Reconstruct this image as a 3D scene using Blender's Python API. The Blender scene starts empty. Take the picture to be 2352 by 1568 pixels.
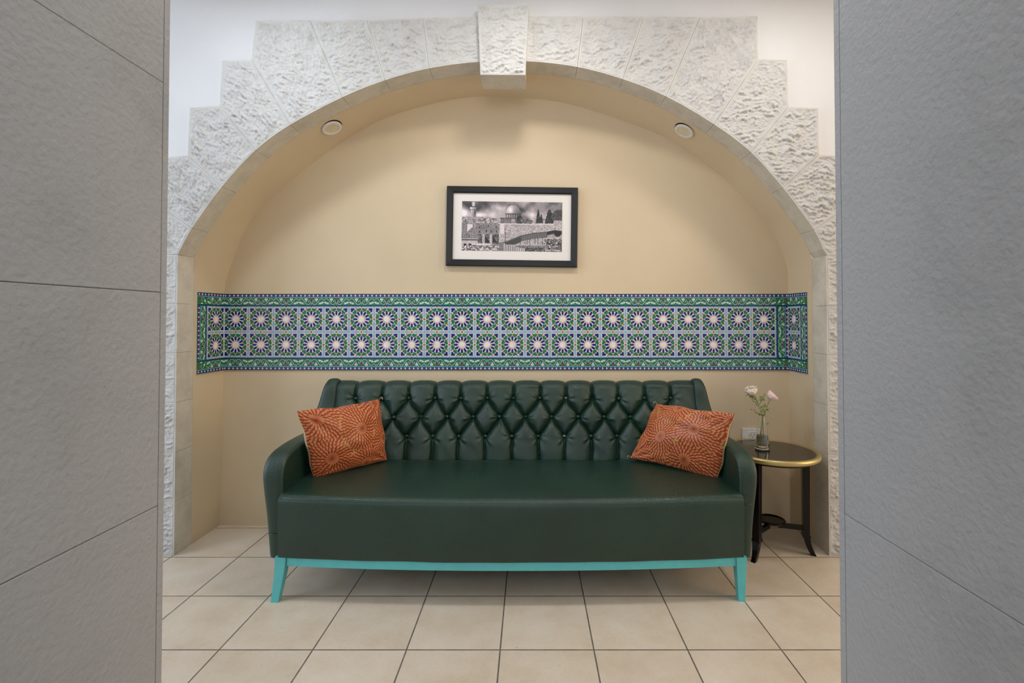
import bpy, bmesh, math, random
import numpy as np
from mathutils import Vector, Matrix, noise
from mathutils.geometry import delaunay_2d_cdt
PI = math.pi
random.seed(7)
S = bpy.context.scene
COL = S.collection

# ------------------------------------------------------------------ camera
F, CX, HZ, CH, PITCH = 1112.0, 1218.0, 730.0, 1.168, math.radians(1.0)
CY = HZ - F*math.tan(PITCH)
cam_d = bpy.data.cameras.new('camera')
cam = bpy.data.objects.new('camera', cam_d); COL.objects.link(cam)
cam.location = (0, 0, CH); cam.rotation_euler = (PI/2+PITCH, 0, 0)
cam_d.sensor_width = 36; cam_d.lens = F/2352*36
cam_d.shift_x = -(CX-1176)/2352; cam_d.shift_y = -(784-CY)/2352
cam_d.clip_start = 0.02
cam_d.dof.use_dof = True; cam_d.dof.focus_distance = 2.35; cam_d.dof.aperture_fstop = 14
S.camera = cam

def at(px, py, Y):
    """world point on the plane y=Y that is seen at a photograph pixel"""
    a, b = (px-CX)/F, (CY-py)/F
    d = Vector((a, math.cos(PITCH)-b*math.sin(PITCH), math.sin(PITCH)+b*math.cos(PITCH)))
    t = Y/d.y
    return Vector((d.x*t, Y, CH+d.z*t))
def atz(px, py, Z):
    p = at(px, py, 1.0); k = (Z-CH)/(p.z-CH)
    return Vector((p.x*k, k, Z))
def proj(P):
    d = Vector(P)-Vector((0, 0, CH))
    dep = d.y*math.cos(PITCH)+d.z*math.sin(PITCH); up = -d.y*math.sin(PITCH)+d.z*math.cos(PITCH)
    return CX+F*d.x/dep, CY-F*up/dep

# ------------------------------------------------------------------ world, lights, exposure
S.view_settings.view_transform = 'Standard'; S.view_settings.look = 'None'
S.view_settings.gamma = 1; S.view_settings.exposure = 0.0
W = bpy.data.worlds.new('world'); S.world = W; W.use_nodes = True
W.node_tree.nodes['Background'].inputs[0].default_value = (0.93, 0.96, 1.0, 1)
W.node_tree.nodes['Background'].inputs[1].default_value = 0.55
def area(name, loc, target, size, power, color, shape='DISK', sy=None, spread=None):
    l = bpy.data.lights.new(name, 'AREA'); l.shape = shape; l.size = size
    if sy: l.size_y = sy
    if spread: l.spread = spread
    l.energy = power; l.color = color
    o = bpy.data.objects.new(name, l); COL.objects.link(o); o.location = loc
    o.rotation_euler = (Vector(target)-Vector(loc)).to_track_quat('-Z', 'Y').to_euler()
    return o
area('ceiling_lamp_center', (0.02, 1.78, 2.76), (0.02, 1.95, 0), 0.24, 7.6, (1, 0.96, 0.90))
area('ceiling_lamp_left', (-1.25, 1.75, 2.76), (-1.1, 1.9, 0), 0.24, 7, (0.88, 0.94, 1.0))
area('ceiling_lamp_right', (1.25, 1.75, 2.76), (1.1, 1.9, 0), 0.24, 6.5, (1.0, 0.97, 0.93))
area('daylight_left', (-3.5, 1.3, 1.6), (-0.5, 2.1, 0.9), 1.4, 32, (0.74, 0.85, 1.0), 'RECTANGLE', 1.8)
area('lamplight_right', (3.5, 1.3, 1.6), (0.0, 2.2, 0.9), 1.4, 29, (1.0, 0.72, 0.42), 'RECTANGLE', 1.8)
area('fill_light_behind', (0.0, -1.6, 2.3), (0.0, 1.5, 0.9), 2.0, 29, (0.95, 0.96, 1.0), 'RECTANGLE', 1.2)  # added fill behind the camera to brighten passage and niche, no known source

# ------------------------------------------------------------------ helpers
def lin(c):
    return tuple((v/255/12.92 if v/255 <= .04045 else ((v/255+.055)/1.055)**2.4) for v in c)
class MB:
    def __init__(s): s.v = []; s.f = []; s.m = []
    def add(s, vs, fs, m=0):
        n = len(s.v); s.v += [tuple(p) for p in vs]
        s.f += [tuple(i+n for i in f) for f in fs]; s.m += [m]*len(fs)
        return s
    def poly(s, pts, m=0): return s.add(pts, [tuple(range(len(pts)))], m)
    def box(s, lo, hi, m=0):
        x0, y0, z0 = lo; x1, y1, z1 = hi
        return s.add([(x0,y0,z0),(x1,y0,z0),(x1,y1,z0),(x0,y1,z0),(x0,y0,z1),(x1,y0,z1),(x1,y1,z1),(x0,y1,z1)],
              [(3,2,1,0),(4,5,6,7),(0,1,5,4),(1,2,6,5),(2,3,7,6),(3,0,4,7)], m)
    def hexa(s, bot, top, m=0):
        return s.add(list(bot)+list(top), [(3,2,1,0),(4,5,6,7),(0,1,5,4),(1,2,6,5),(2,3,7,6),(3,0,4,7)], m)
    def tube(s, pts, rad, n=10, m=0, cap=True):
        pts = [Vector(p) for p in pts]; k = len(pts)
        r = rad if isinstance(rad, (list, tuple)) else [rad]*k
        vs = []; ref = None
        for i, p in enumerate(pts):
            t = (pts[min(i+1, k-1)]-pts[max(i-1, 0)]).normalized()
            if ref is None: ref = Vector((0,0,1)) if abs(t.z) < .9 else Vector((1,0,0))
            a = t.cross(ref).normalized(); b = t.cross(a).normalized(); ref = -b if False else ref
            for j in range(n):
                w = 2*PI*j/n; vs.append(p+r[i]*(math.cos(w)*a+math.sin(w)*b))
        fs = [(i*n+j, i*n+(j+1)%n, (i+1)*n+(j+1)%n, (i+1)*n+j) for i in range(k-1) for j in range(n)]
        if cap: fs += [tuple(range(n))[::-1], tuple((k-1)*n+j for j in range(n))]
        return s.add(vs, fs, m)
    def lathe(s, prof, c=(0,0,0), n=48, m=0, axis=None):
        vs = []; c = Vector(c)
        for r, z in prof:
            for j in range(n):
                w = 2*PI*j/n; p = Vector((r*math.cos(w), r*math.sin(w), z))
                if axis is not None: p = axis @ p
                vs.append(c+p)
        fs = [(i*n+j, i*n+(j+1)%n, (i+1)*n+(j+1)%n, (i+1)*n+j) for i in range(len(prof)-1) for j in range(n)]
        return s.add(vs, fs, m)
    def grid(s, rows, m=0, flip=False):
        nr, nc = len(rows), len(rows[0])
        fs = [(i*nc+j, i*nc+j+1, (i+1)*nc+j+1, (i+1)*nc+j) for i in range(nr-1) for j in range(nc-1)]
        if flip: fs = [f[::-1] for f in fs]
        return s.add([p for r in rows for p in r], fs, m)
    def build(s, name, mats, parent=None, smooth=False, bevel=0, seg=2, ang=35, recalc=True, autosmooth=None):
        me = bpy.data.meshes.new(name); me.from_pydata(s.v, [], s.f)
        if not isinstance(mats, (list, tuple)): mats = [mats]
        for m in mats: me.materials.append(m)
        me.polygons.foreach_set('material_index', s.m)
        if recalc:
            bm = bmesh.new(); bm.from_mesh(me); bmesh.ops.recalc_face_normals(bm, faces=bm.faces); bm.to_mesh(me); bm.free()
        if smooth:
            me.polygons.foreach_set('use_smooth', [True]*len(me.polygons))
            if autosmooth: me.set_sharp_from_angle(angle=math.radians(autosmooth))
        me.update()
        o = bpy.data.objects.new(name, me); COL.objects.link(o)
        if parent is not None:
            o.parent = parent; o.matrix_parent_inverse = Matrix.Translation(parent.location).inverted()
        if bevel:
            b = o.modifiers.new('b', 'BEVEL'); b.width = bevel; b.segments = seg; b.limit_method = 'ANGLE'
            b.angle_limit = math.radians(ang); b.harden_normals = False
        return o
def thing(name, label, cat, loc=(0,0,0), group=None):
    o = bpy.data.objects.new(name, None); COL.objects.link(o); o.location = loc; o.empty_display_size = .05
    o['label'] = label; o['category'] = cat
    if group: o['group'] = group
    return o
def struct(o): o['kind'] = 'structure'; return o

# ---- materials
class NT:
    def __init__(s, name):
        s.mat = bpy.data.materials.new(name); s.mat.use_nodes = True
        s.t = s.mat.node_tree; s.b = s.t.nodes['Principled BSDF']
    def n(s, typ, **kw):
        x = s.t.nodes.new(typ)
        for k, v in kw.items():
            if k.startswith('i_'):
                key = k[2:]; key = int(key) if key.isdigit() else key.replace('_', ' ')
                if hasattr(v, 'is_output') or isinstance(v, bpy.types.NodeSocket): s.t.links.new(v, x.inputs[key])
                else: x.inputs[key].default_value = v
            else: setattr(x, k, v)
        return x
    def link(s, a, b): s.t.links.new(a, b)
    def coord(s, scale=(1,1,1), rot=(0,0,0), kind='Object'):
        c = s.n('ShaderNodeTexCoord'); m = s.n('ShaderNodeMapping'); s.link(c.outputs[kind], m.inputs[0])
        m.inputs['Scale'].default_value = scale; m.inputs['Rotation'].default_value = rot
        return m.outputs[0]
    def noise(s, vec, scale, detail=4, rough=.55):
        x = s.n('ShaderNodeTexNoise'); s.link(vec, x.inputs['Vector'])
        x.inputs['Scale'].default_value = scale; x.inputs['Detail'].default_value = detail; x.inputs['Roughness'].default_value = rough
        return x.outputs['Fac']
    def ramp(s, fac, stops):
        r = s.n('ShaderNodeValToRGB'); s.link(fac, r.inputs[0]); e = r.color_ramp.elements
        while len(e) < len(stops): e.new(.5)
        for x, (p, c) in zip(e, stops): x.position = p; x.color = tuple(c)+(1,) if len(c) == 3 else c
        return r.outputs[0]
    def math(s, op, a, b=None, c=None):
        x = s.n('ShaderNodeMath', operation=op)
        for i, v in enumerate((a, b, c)):
            if v is None: continue
            if isinstance(v, (int, float)): x.inputs[i].default_value = v
            else: s.link(v, x.inputs[i])
        return x.outputs[0]
    def mix(s, fac, a, b, mode='MIX'):
        x = s.n('ShaderNodeMix', data_type='RGBA', blend_type=mode)
        for sock, v in ((x.inputs[0], fac), (x.inputs[6], a), (x.inputs[7], b)):
            if isinstance(v, (int, float)): sock.default_value = v
            elif isinstance(v, tuple): sock.default_value = v+(1,) if len(v) == 3 else v
            else: s.link(v, sock)
        return x.outputs[2]
    def bump(s, h, dist=.001, strength=1, prev=None):
        x = s.n('ShaderNodeBump'); s.link(h, x.inputs['Height']); x.inputs['Distance'].default_value = dist
        x.inputs['Strength'].default_value = strength
        if prev is not None: s.link(prev, x.inputs['Normal'])
        s.link(x.outputs[0], s.b.inputs['Normal']); return x.outputs[0]
    def base(s, c):
        if isinstance(c, tuple): s.b.inputs['Base Color'].default_value = c+(1,) if len(c) == 3 else c
        else: s.link(c, s.b.inputs['Base Color'])
        return s
    def set(s, rough=.5, spec=.5, metal=0, **kw):
        s.b.inputs['Roughness'].default_value = rough; s.b.inputs['Specular IOR Level'].default_value = spec
        s.b.inputs['Metallic'].default_value = metal
        for k, v in kw.items(): s.b.inputs[k.replace('_', ' ')].default_value = v
        return s.mat
def plain(name, rgb, rough=.5, spec=.5, metal=0, var=.08, nscale=30, bump=0, **kw):
    t = NT(name); v = t.coord(); c = lin(rgb)
    t.base(t.ramp(t.noise(v, nscale), [(.3, tuple(x*(1-var) for x in c)), (.7, tuple(min(1, x*(1+var)) for x in c))]))
    if bump: t.bump(t.noise(v, nscale*8, 3), bump)
    return t.set(rough, spec, metal, **kw)

def m_plaster(name, rgb, bump=.00035):
    t = NT(name); v = t.coord(); c = lin(rgb)
    col = t.ramp(t.noise(v, 1.6, 5, .6), [(.3, tuple(x*.95 for x in c)), (.7, tuple(x*1.04 for x in c))])
    t.base(col)
    h = t.math('ADD', t.math('MULTIPLY', t.noise(v, 7, 3), 2.5), t.noise(v, 130, 3))
    t.bump(h, bump); return t.set(.62, .3)
def m_hewn(name, rgb):
    t = NT(name); v = t.coord(); c = lin(rgb)
    n = t.noise(v, 22, 6, .65)
    col = t.ramp(n, [(.25, tuple(x*.86 for x in c)), (.5, c), (.75, tuple(min(1, x*1.06) for x in c))])
    dirt = t.ramp(t.noise(v, 6, 8, .8), [(.60, (1, 1, 1)), (.76, (.74, .71, .66))])
    t.base(t.mix(1.0, col, dirt, 'MULTIPLY'))
    h = t.math('ADD', t.noise(v, 60, 5, .7), t.math('MULTIPLY', t.noise(v, 260, 3), .35))
    t.bump(h, .0035); return t.set(.85, .2)
def m_dressed(name, rgb):
    t = NT(name); v = t.coord(); c = lin(rgb)
    col = t.ramp(t.noise(v, 9, 6, .7), [(.3, tuple(x*.80 for x in c)), (.55, c), (.8, tuple(min(1, x*1.08) for x in c))])
    speck = t.ramp(t.noise(v, 240, 2), [(.28, (.7, .68, .64)), (.38, (1, 1, 1))])
    t.base(t.mix(1.0, col, speck, 'MULTIPLY'))
    t.bump(t.noise(v, 210, 4, .7), .0025); return t.set(.85, .2)
def m_grey_slab(name, rgb, tint):
    t = NT(name); c = lin(rgb)
    v = t.coord((1, 1, 1)); vs = v
    big = t.noise(v, 3.0, 6, .65)
    col = t.ramp(big, [(.3, tuple(x*.86 for x in c)), (.5, c), (.72, tuple(x*y for x, y in zip(c, tint)))])
    pits = t.ramp(t.noise(v, 26, 8, .8), [(.70, (1, 1, 1)), (.80, (.62, .61, .60))])
    t.base(t.mix(1.0, col, pits, 'MULTIPLY'))
    h = t.math('ADD', t.noise(vs, 100, 2.5, .5), t.math('MULTIPLY', t.noise(v, 9, 4), 1.2))
    t.bump(h, .0025); return t.set(.60, .3)
def m_floor():
    t = NT('cream_floor_tiles'); c = t.n('ShaderNodeTexCoord').outputs['Object']
    sp = t.n('ShaderNodeSeparateXYZ'); t.link(c, sp.inputs[0])
    T = .33; cell = []; idx = []
    for k, off in ((0, FX0), (1, FY0)):
        u = t.math('DIVIDE', t.math('SUBTRACT', sp.outputs[k], off), T)
        fl = t.math('FLOOR', u); fr = t.math('SUBTRACT', u, fl); idx.append(fl)
        cell.append(t.math('MINIMUM', fr, t.math('SUBTRACT', 1.0, fr)))
    d = t.math('MULTIPLY', t.math('MINIMUM', cell[0], cell[1]), T)
    wob = t.math('MULTIPLY', t.math('SUBTRACT', t.noise(c, 30, 4), .5), .0012)
    d = t.math('ADD', d, wob)
    g = t.n('ShaderNodeMapRange', interpolation_type='SMOOTHSTEP'); t.link(d, g.inputs[0])
    g.inputs[1].default_value = .0018; g.inputs[2].default_value = .0030
    cmb = t.n('ShaderNodeCombineXYZ'); t.link(idx[0], cmb.inputs[0]); t.link(idx[1], cmb.inputs[1])
    wn = t.n('ShaderNodeTexWhiteNoise'); t.link(cmb.outputs[0], wn.inputs[0])
    off = t.n('ShaderNodeVectorMath', operation='MULTIPLY_ADD'); t.link(wn.outputs['Color'], off.inputs[0]); off.inputs[1].default_value = (9, 9, 9); t.link(c, off.inputs[2])
    mott = t.noise(off.outputs[0], 5.5, 7, .62)
    tile = t.ramp(mott, [(.28, lin((206, 190, 168))), (.5, lin((216, 203, 186))), (.72, lin((222, 212, 198)))])
    shift = t.ramp(wn.outputs['Value'], [(0, (.955, .95, .93)), (.5, (1, 1, 1)), (1, (1.0, .975, .93))])
    tile = t.mix(1.0, tile, shift, 'MULTIPLY')
    fine = t.ramp(t.noise(off.outputs[0], 120, 3), [(.25, (.93, .92, .90)), (.5, (1, 1, 1))])
    tile = t.mix(1.0, tile, fine, 'MULTIPLY')
    sv = t.noise(c, 70, 3, .5); spots = t.ramp(sv, [(.235, (.35, .33, .3)), (.25, (1, 1, 1))])
    tile = t.mix(1.0, tile, spots, 'MULTIPLY')
    grout = t.ramp(t.noise(c, 14, 3), [(.3, lin((92, 86, 80))), (.7, lin((122, 114, 104)))])
    t.base(t.mix(g.outputs[0], grout, tile))
    rr = t.math('ADD', .34, t.math('MULTIPLY', t.noise(c, 8, 5), .22)); t.link(rr, t.b.inputs['Roughness'])
    h = t.math('ADD', g.outputs[0], t.math('MULTIPLY', t.noise(off.outputs[0], 45, 4), .22))
    t.bump(h, .0012)
    t.set(.45, .4); t.link(rr, t.b.inputs['Roughness']); return t.mat
def m_leather():
    t = NT('green_woven_vinyl'); co = t.n('ShaderNodeTexCoord'); uv = co.outputs['UV']
    sp = t.n('ShaderNodeSeparateXYZ'); t.link(uv, sp.inputs[0])
    U = t.math('MULTIPLY', sp.outputs[0], 1/.0062); V = t.math('MULTIPLY', sp.outputs[1], 1/.0042)
    # herringbone weave: rows of slanted stitches
    row = t.math('FLOOR', V); odd = t.math('MODULO', t.math('ABSOLUTE', row), 2.0)
    fv = t.math('SUBTRACT', V, row)
    sl = t.math('MULTIPLY', t.math('SUBTRACT', t.math('MULTIPLY', odd, 2.0), 1.0), t.math('MULTIPLY', fv, .5))
    s1 = t.math('SINE', t.math('MULTIPLY', t.math('ADD', U, sl), 2*PI))
    s2 = t.math('SINE', t.math('MULTIPLY', fv, PI))
    h = t.math('MULTIPLY', t.math('ADD', t.math('MULTIPLY', s1, .5), .5), s2)
    obj = co.outputs['Object']
    w = t.noise(obj, 4.0, 5, .6)
    g1, g2 = lin((22, 48, 39)), lin((30, 60, 48))
    col = t.ramp(w, [(.3, g1), (.7, g2)])
    col = t.mix(t.math('MULTIPLY', h, .35), col, lin((40, 68, 57)))  # highlight on the raised stitches, put into the colour
    t.base(col)
    rr = t.math('ADD', .23, t.math('MULTIPLY', t.noise(obj, 6, 4), .13))
    b = t.bump(h, .0006, .9)
    t.set(.36, .58); t.link(rr, t.b.inputs['Roughness'])
    return t.mat
def m_glass(name, rgb=(1,1,1), rough=0.0, ior=1.45):
    t = NT(name); t.base(tuple(rgb)); return t.set(rough, .5, 0, Transmission_Weight=1.0, IOR=ior)
def m_attr(name, attr='Col', rough=.5, spec=.5, weave=False, **kw):
    t = NT(name); a = t.n('ShaderNodeAttribute', attribute_name=attr); t.base(a.outputs['Color'])
    if weave:
        v = t.coord(); t.bump(t.noise(v, 60, 4), .0012)
    return t.set(rough, spec, 0, **kw)

# floor tile joints
FX0 = atz(1142, 1568, 0).x
FY0 = atz(1165, 1492, 0).y

M = {}
M['niche'] = m_plaster('ochre_plaster', (222, 203, 172))
M['white'] = m_plaster('white_plaster', (226, 226, 228), .0005)
M['ceil'] = m_plaster('white_ceiling_paint', (240, 240, 238), .0003)
M['hewn'] = m_hewn('hewn_limestone', (210, 209, 207))
M['margin'] = m_dressed('limestone_draft', (218, 217, 213))
M['dressed'] = m_dressed('dressed_limestone', (226, 219, 205))
M['grey_l'] = m_grey_slab('grey_stone_slab', (176, 178, 181), (1.05, 1.04, 1.04))
M['groove'] = plain('dark_joint', (84, 80, 78), .9)
M['floor'] = m_floor()
M['leather'] = m_leather()
M['teal'] = plain('turquoise_paint', (100, 196, 200), .42, .4, var=.05, bump=.0002)
M['bare'] = plain('chipped_wood', (120, 96, 78), .8)
M['black'] = plain('black_lacquer', (12, 9, 8), .22, .3, var=.2)
M['gold'] = NT('brushed_gold'); M['gold'].base(lin((198, 180, 124))); M['gold'] = M['gold'].set(.36, .5, .85)
M['smoke'] = plain('smoked_glass_top', (14, 11, 10), .03, .9)
M['plastic'] = plain('white_plastic', (232, 230, 226), .35)
M['plug'] = plain('socket_recess', (196, 192, 186), .45)
M['dark'] = plain('dark_hole', (12, 12, 12), .8)
M['frame'] = plain('black_frame_wood', (22, 22, 22), .38, .4, var=.25, nscale=60)
M['mat'] = plain('white_mat_board', (244, 239, 234), .8, var=.01)
M['glass'] = m_glass('clear_glass')
M['water'] = m_glass('water', (.93, .95, .90), 0, 1.33)

# ------------------------------------------------------------------ room shell
YF, YW, YS, YB = 2.40, 2.422, 2.522, 2.746     # stone face, white wall face, back of the stones, niche back wall
YE = 0.90                                      # far end of the passage walls
CEIL = 2.80
mb = MB(); mb.box((-3.6, -2.2, -.06), (3.6, YB+.06, 0)); struct(mb.build('floor', M['floor']))
mb = MB(); mb.box((-3.6, -2.2, CEIL), (3.6, YB+.1, CEIL+.06)); struct(mb.build('ceiling', M['ceil']))

# pixels of the arch, read at the stone face
LI = [(1099,142.3),(986,157),(884,184.7),(786.3,223.4),(666.4,286.7),(586.6,345.2),(509.5,429),(441,524),(406.7,584.4)]
RI = [(1214,141),(1326,154),(1430.6,182),(1529.5,221.4),(1640,285.5),(1725,350),(1798,431),(1869.5,528),(1898,587)]
def pf(p): q = at(p[0], p[1], YF); return (q.x, q.z)
Lw = [pf(p) for p in LI]; Rw = [pf(p) for p in RI]
XL = at(404.5, 900, YF).x; XR = at(1900.5, 900, YF).x
Lw[-1] = (XL, Lw[-1][1]); Rw[-1] = (XR, Rw[-1][1])
def catmull(pts, sub=8):
    P = [Vector(p) for p in pts]; out = []
    for i in range(len(P)-1):
        p0 = P[max(i-1, 0)]; p1 = P[i]; p2 = P[i+1]; p3 = P[min(i+2, len(P)-1)]
        for k in range(sub):
            t = k/sub
            out.append(.5*((2*p1)+(-p0+p2)*t+(2*p0-5*p1+4*p2-p3)*t*t+(-p0+3*p1-3*p2+p3)*t**3))
    out.append(P[-1]); return out
def resample(pts, n):
    d = [0]
    for a, b in zip(pts, pts[1:]): d.append(d[-1]+(b-a).length)
    out = []; j = 0
    for i in range(n):
        s = d[-1]*i/(n-1)
        while j < len(d)-2 and d[j+1] < s: j += 1
        t = (s-d[j])/max(d[j+1]-d[j], 1e-9); out.append(pts[j].lerp(pts[j+1], min(max(t, 0), 1)))
    return out
arch_front = resample(catmull(Lw[::-1]+Rw), 121)           # left springing over the crown to the right springing
back_px = [(513.5,676),(530,609),(581,498),(664,419),(755,348),(833,297),(913,261),(1032,230),(1120,221),(1200,225),(1298,237),(1417,273),(1535,320),(1654,403),(1713,463),(1773,534),(1806,609),(1810,676)]
bw = []
for p in back_px: q = at(p[0], p[1], YB); bw.append((q.x, q.z))
arch_back = resample(catmull(bw), 121)
# white wall with the arched opening (front face, reveal hidden behind the stones)
out = .02
mb = MB()
cx0 = (XL+XR)/2
op = [Vector((XL-out, 0))]+[Vector((p.x+(p.x-cx0)*.012, p.y+out)) for p in arch_front]+[Vector((XR+out, 0))]
ring = [(-3.6, 0), (-3.6, CEIL), (3.6, CEIL), (3.6, 0)]
full = [Vector(r) for r in ring]+op[::-1]
cdt = delaunay_2d_cdt(full, [], [list(range(len(full)))], 1, 1e-6)
v2, _, f2 = cdt[0], cdt[1], cdt[2]
mb.add([(p.x, YW, p.y) for p in v2], [tuple(f) for f in f2])
mb.add([(p.x, YW, p.y) for p in op]+[(p.x, YS, p.y) for p in op], [(i, i+1, len(op)+i+1, len(op)+i) for i in range(len(op)-1)])
struct(mb.build('wall_back', M['white'], recalc=False))
# niche: soffit and reveals lofted from the stone back edge to the back wall
fr = [Vector((XL, 0))]+[Vector((XL, z)) for z in (.4, .8, 1.2)]+arch_front+[Vector((XR, z)) for z in (1.2, .8, .4)]+[Vector((XR, 0))]
xbl, xbr = at(514, 760, YB).x, at(1811, 760, YB).x
bk = [Vector((at(503.5,1198,YB).x, 0))]+[Vector((xbl, z)) for z in (.4, .8, 1.2)]+arch_back+[Vector((xbr, z)) for z in (1.2, .8, .4)]+[Vector((xbr, 0))]
rows = []
for k in range(9):
    t = k/8
    # soft cove where the soffit meets the back wall
    rows.append([(a.x*(1-t)+b.x*t, YS-.004+(YB-YS+.004)*t, a.y*(1-t)+b.y*t) for a, b in zip(fr, bk)])
mb = MB(); mb.grid(rows)
cdt = delaunay_2d_cdt(bk, [], [list(range(len(bk)))], 1, 1e-6)
mb.add([(p.x, YB, p.y) for p in cdt[0]], [tuple(f) for f in cdt[2]])
struct(mb.build('wall_niche', M['niche'], smooth=True, recalc=False, autosmooth=40))

# ------------------------------------------------------------------ stone arch
def rockgrid(poly, y0, amp, ang, step=.0041, seed=0):
    """rough-hewn panel: polygon in (x,z), chiselled relief towards the room"""
    xs = [p.x for p in poly]; zs = [p.y for p in poly]
    pts = list(poly); n = len(poly)
    # densify the boundary
    bd = []
    for i in range(n):
        a, b = poly[i], poly[(i+1) % n]; k = max(1, int((b-a).length/step))
        bd += [a.lerp(b, j/k) for j in range(k)]
    def inside(p):
        c = False; j = n-1
        for i in range(n):
            a, b = poly[i], poly[j]
            if (a.y > p.y) != (b.y > p.y) and p.x < (b.x-a.x)*(p.y-a.y)/(b.y-a.y)+a.x: c = not c
            j = i
        return c
    def dist(p):
        m = 9
        for i in range(n):
            a, b = poly[i], poly[(i+1) % n]; ab = b-a
            t = max(0, min(1, (p-a).dot(ab)/ab.length_squared)); m = min(m, (p-a-ab*t).length)
        return m
    P = list(bd); D = [0]*len(bd)
    x = min(xs)+step*.5; r = 0
    rnd = random.Random(seed)
    while x < max(xs):
        z = min(zs)+(step*.5 if r % 2 else step)
        while z < max(zs):
            p = Vector((x+rnd.uniform(-.2, .2)*step, z+rnd.uniform(-.2, .2)*step))
            if inside(p):
                d = dist(p)
                if d > step*.5: P.append(p); D.append(d)
            z += step
        x += step*.87; r += 1
    res = delaunay_2d_cdt(P, [], [list(range(len(bd)))], 1, 1e-7)
    vs, fs, orig = res[0], res[2], res[3]
    ca, sa = math.cos(ang), math.sin(ang); out = []
    for q, og in zip(vs, orig):
        d = D[og[0]] if og and og[0] < len(D) else 0
        u = q.x*ca+q.y*sa; w = -q.x*sa+q.y*ca
        n3 = noise.noise(Vector((q.x*9, q.y*9, seed*1.7)))
        row = w*41+1.2*noise.noise(Vector((u*17, w*11, seed*2.3)))+1.0*noise.noise(Vector((u*7, w*5, seed*4.3)))+.5*noise.noise(Vector((u*60, w*40, seed)))
        fl = math.floor(row); sw = 1-(row-fl)
        m = noise.noise(Vector((u*24+fl*3.7, fl*5.31, seed*1.3)))
        n2 = noise.noise(Vector((u*75, w*110+seed, 4.2+seed)))
        h = (sw**1.6 if sw < .82 else (1-sw)/.18*.82**1.6)*(.55+1.5*m)+n2*.34+n3*.40+.15
        k = min(1, d/.014)
        out.append((q.x, y0-amp*(max(-.3, h)-.42)*k-.0005, q.y))
    return out, [tuple(f) for f in fs]
def inset(poly, w):
    n = len(poly); out = []
    area2 = sum(poly[i].x*poly[(i+1) % n].y-poly[(i+1) % n].x*poly[i].y for i in range(n))
    s = 1 if area2 > 0 else -1
    for i in range(n):
        p0, p1, p2 = poly[i-1], poly[i], poly[(i+1) % n]
        d1 = (p1-p0).normalized(); d2 = (p2-p1).normalized()
        n1 = Vector((-d1.y, d1.x))*s; n2 = Vector((-d2.y, d2.x))*s
        b = n1+n2
        out.append(p1+b*(w/max(.35, b.length_squared/1))) if b.length > .1 else out.append(p1+n1*w)
    return out
arch = thing('stone_arch', 'pale rough-hewn limestone arch with stepped outer edge framing the ochre niche', 'arch', (cx0, YF, 0))
sn = [0]
def stone(name, pts, y0=YF, y1=YS, mg=.016, amp=.0140, ang=None, label=None, px=True):
    poly = [Vector(pf(p)) if px else Vector(p) for p in pts]
    if px and y0 == YF:        # the soffit edge follows the curve of the arch
        a, b = poly[0], poly[1]; lo, hi = min(a.x, b.x)+.008, max(a.x, b.x)-.008
        mid = [p.copy() for p in arch_front if lo < p.x < hi and p.y > min(a.y, b.y)-.001] if abs(a.x-b.x) > .05 else [p.copy() for p in arch_front if (p.x < 0) == (a.x < 0) and min(a.y, b.y)+.008 < p.y < max(a.y, b.y)-.008]
        mid.sort(key=lambda p: (p-a).length)
        poly = [a]+mid+poly[1:]
    poly = inset(poly, .0012)
    n = len(poly); sn[0] += 1
    mb = MB()
    vs = [(p.x, y0, p.y) for p in poly]+[(p.x, y1, p.y) for p in poly]
    mb.add(vs, [(i, (i+1) % n, n+(i+1) % n, n+i) for i in range(n)]+[tuple(range(n, 2*n))], 2)
    inn = inset(poly, mg)
    mb.add([(p.x, y0, p.y) for p in poly]+[(p.x, y0-.0004, p.y) for p in inn], [(i, (i+1) % n, n+(i+1) % n, n+i) for i in range(n)], 1)
    ang = random.uniform(-.5, .5) if ang is None else ang
    v, f = rockgrid(inn, y0-.0004, amp, ang, seed=sn[0])
    mb.add(v, f, 0)
    me = mb.build(name, [M['hewn'], M['margin'], M['dressed']], arch, recalc=False)
    bm = bmesh.new(); bm.from_mesh(me.data)
    for fc in bm.faces:
        fc.normal_update()
        if fc.material_index in (0, 1) and fc.normal.y > 0: fc.normal_flip()
        fc.smooth = fc.material_index == 0
    bm.to_mesh(me.data); bm.free()
    if label: me['label'] = label
    return me
L, R = LI, RI
stone('voussoir', [(1110, 141), L[1], (971,41.5), (1108,38)], ang=-.1)
stone('voussoir', [L[1], L[2], (843,45), (971,41.5)], ang=-.25)
stone('voussoir', [L[2], L[3], (712,46.5), (843,45)], ang=-.2)
stone('voussoir', [L[3], L[4], (577,136.5), (587,46), (712,46.5)], ang=-.9)
stone('voussoir', [L[4], L[5], (504,242.5), (510,139), (577,136.5)], ang=-1.0)
stone('voussoir', [L[5], L[6], (431,357), (436,247), (504,242.5)], ang=-1.2)
stone('voussoir', [L[6], L[7], (357,468), (363,362), (431,357)], ang=-1.1)
stone('voussoir', [L[7], (404.5,584.4), (280,584.4), (283,475), (357,468)], ang=-.8)
stone('voussoir', [(1202, 140), R[1], (1339.7,37.6), (1203,37)], ang=.05)
stone('voussoir', [R[1], R[2], (1479,37.6), (1339.7,37.6)], ang=.15)
stone('voussoir', [R[2], R[3], (1608.6,39), (1479,37.6)], ang=.3)
stone('voussoir', [R[3], R[4], (1742,136), (1740,37), (1608.6,39)], ang=.9)
stone('voussoir', [R[4], R[5], (1811.5,245), (1808,137.5), (1742,136)], ang=.1)
stone('voussoir', [R[5], R[6], (1882,354.5), (1879.5,248), (1811.5,245)], ang=.15)
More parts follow.
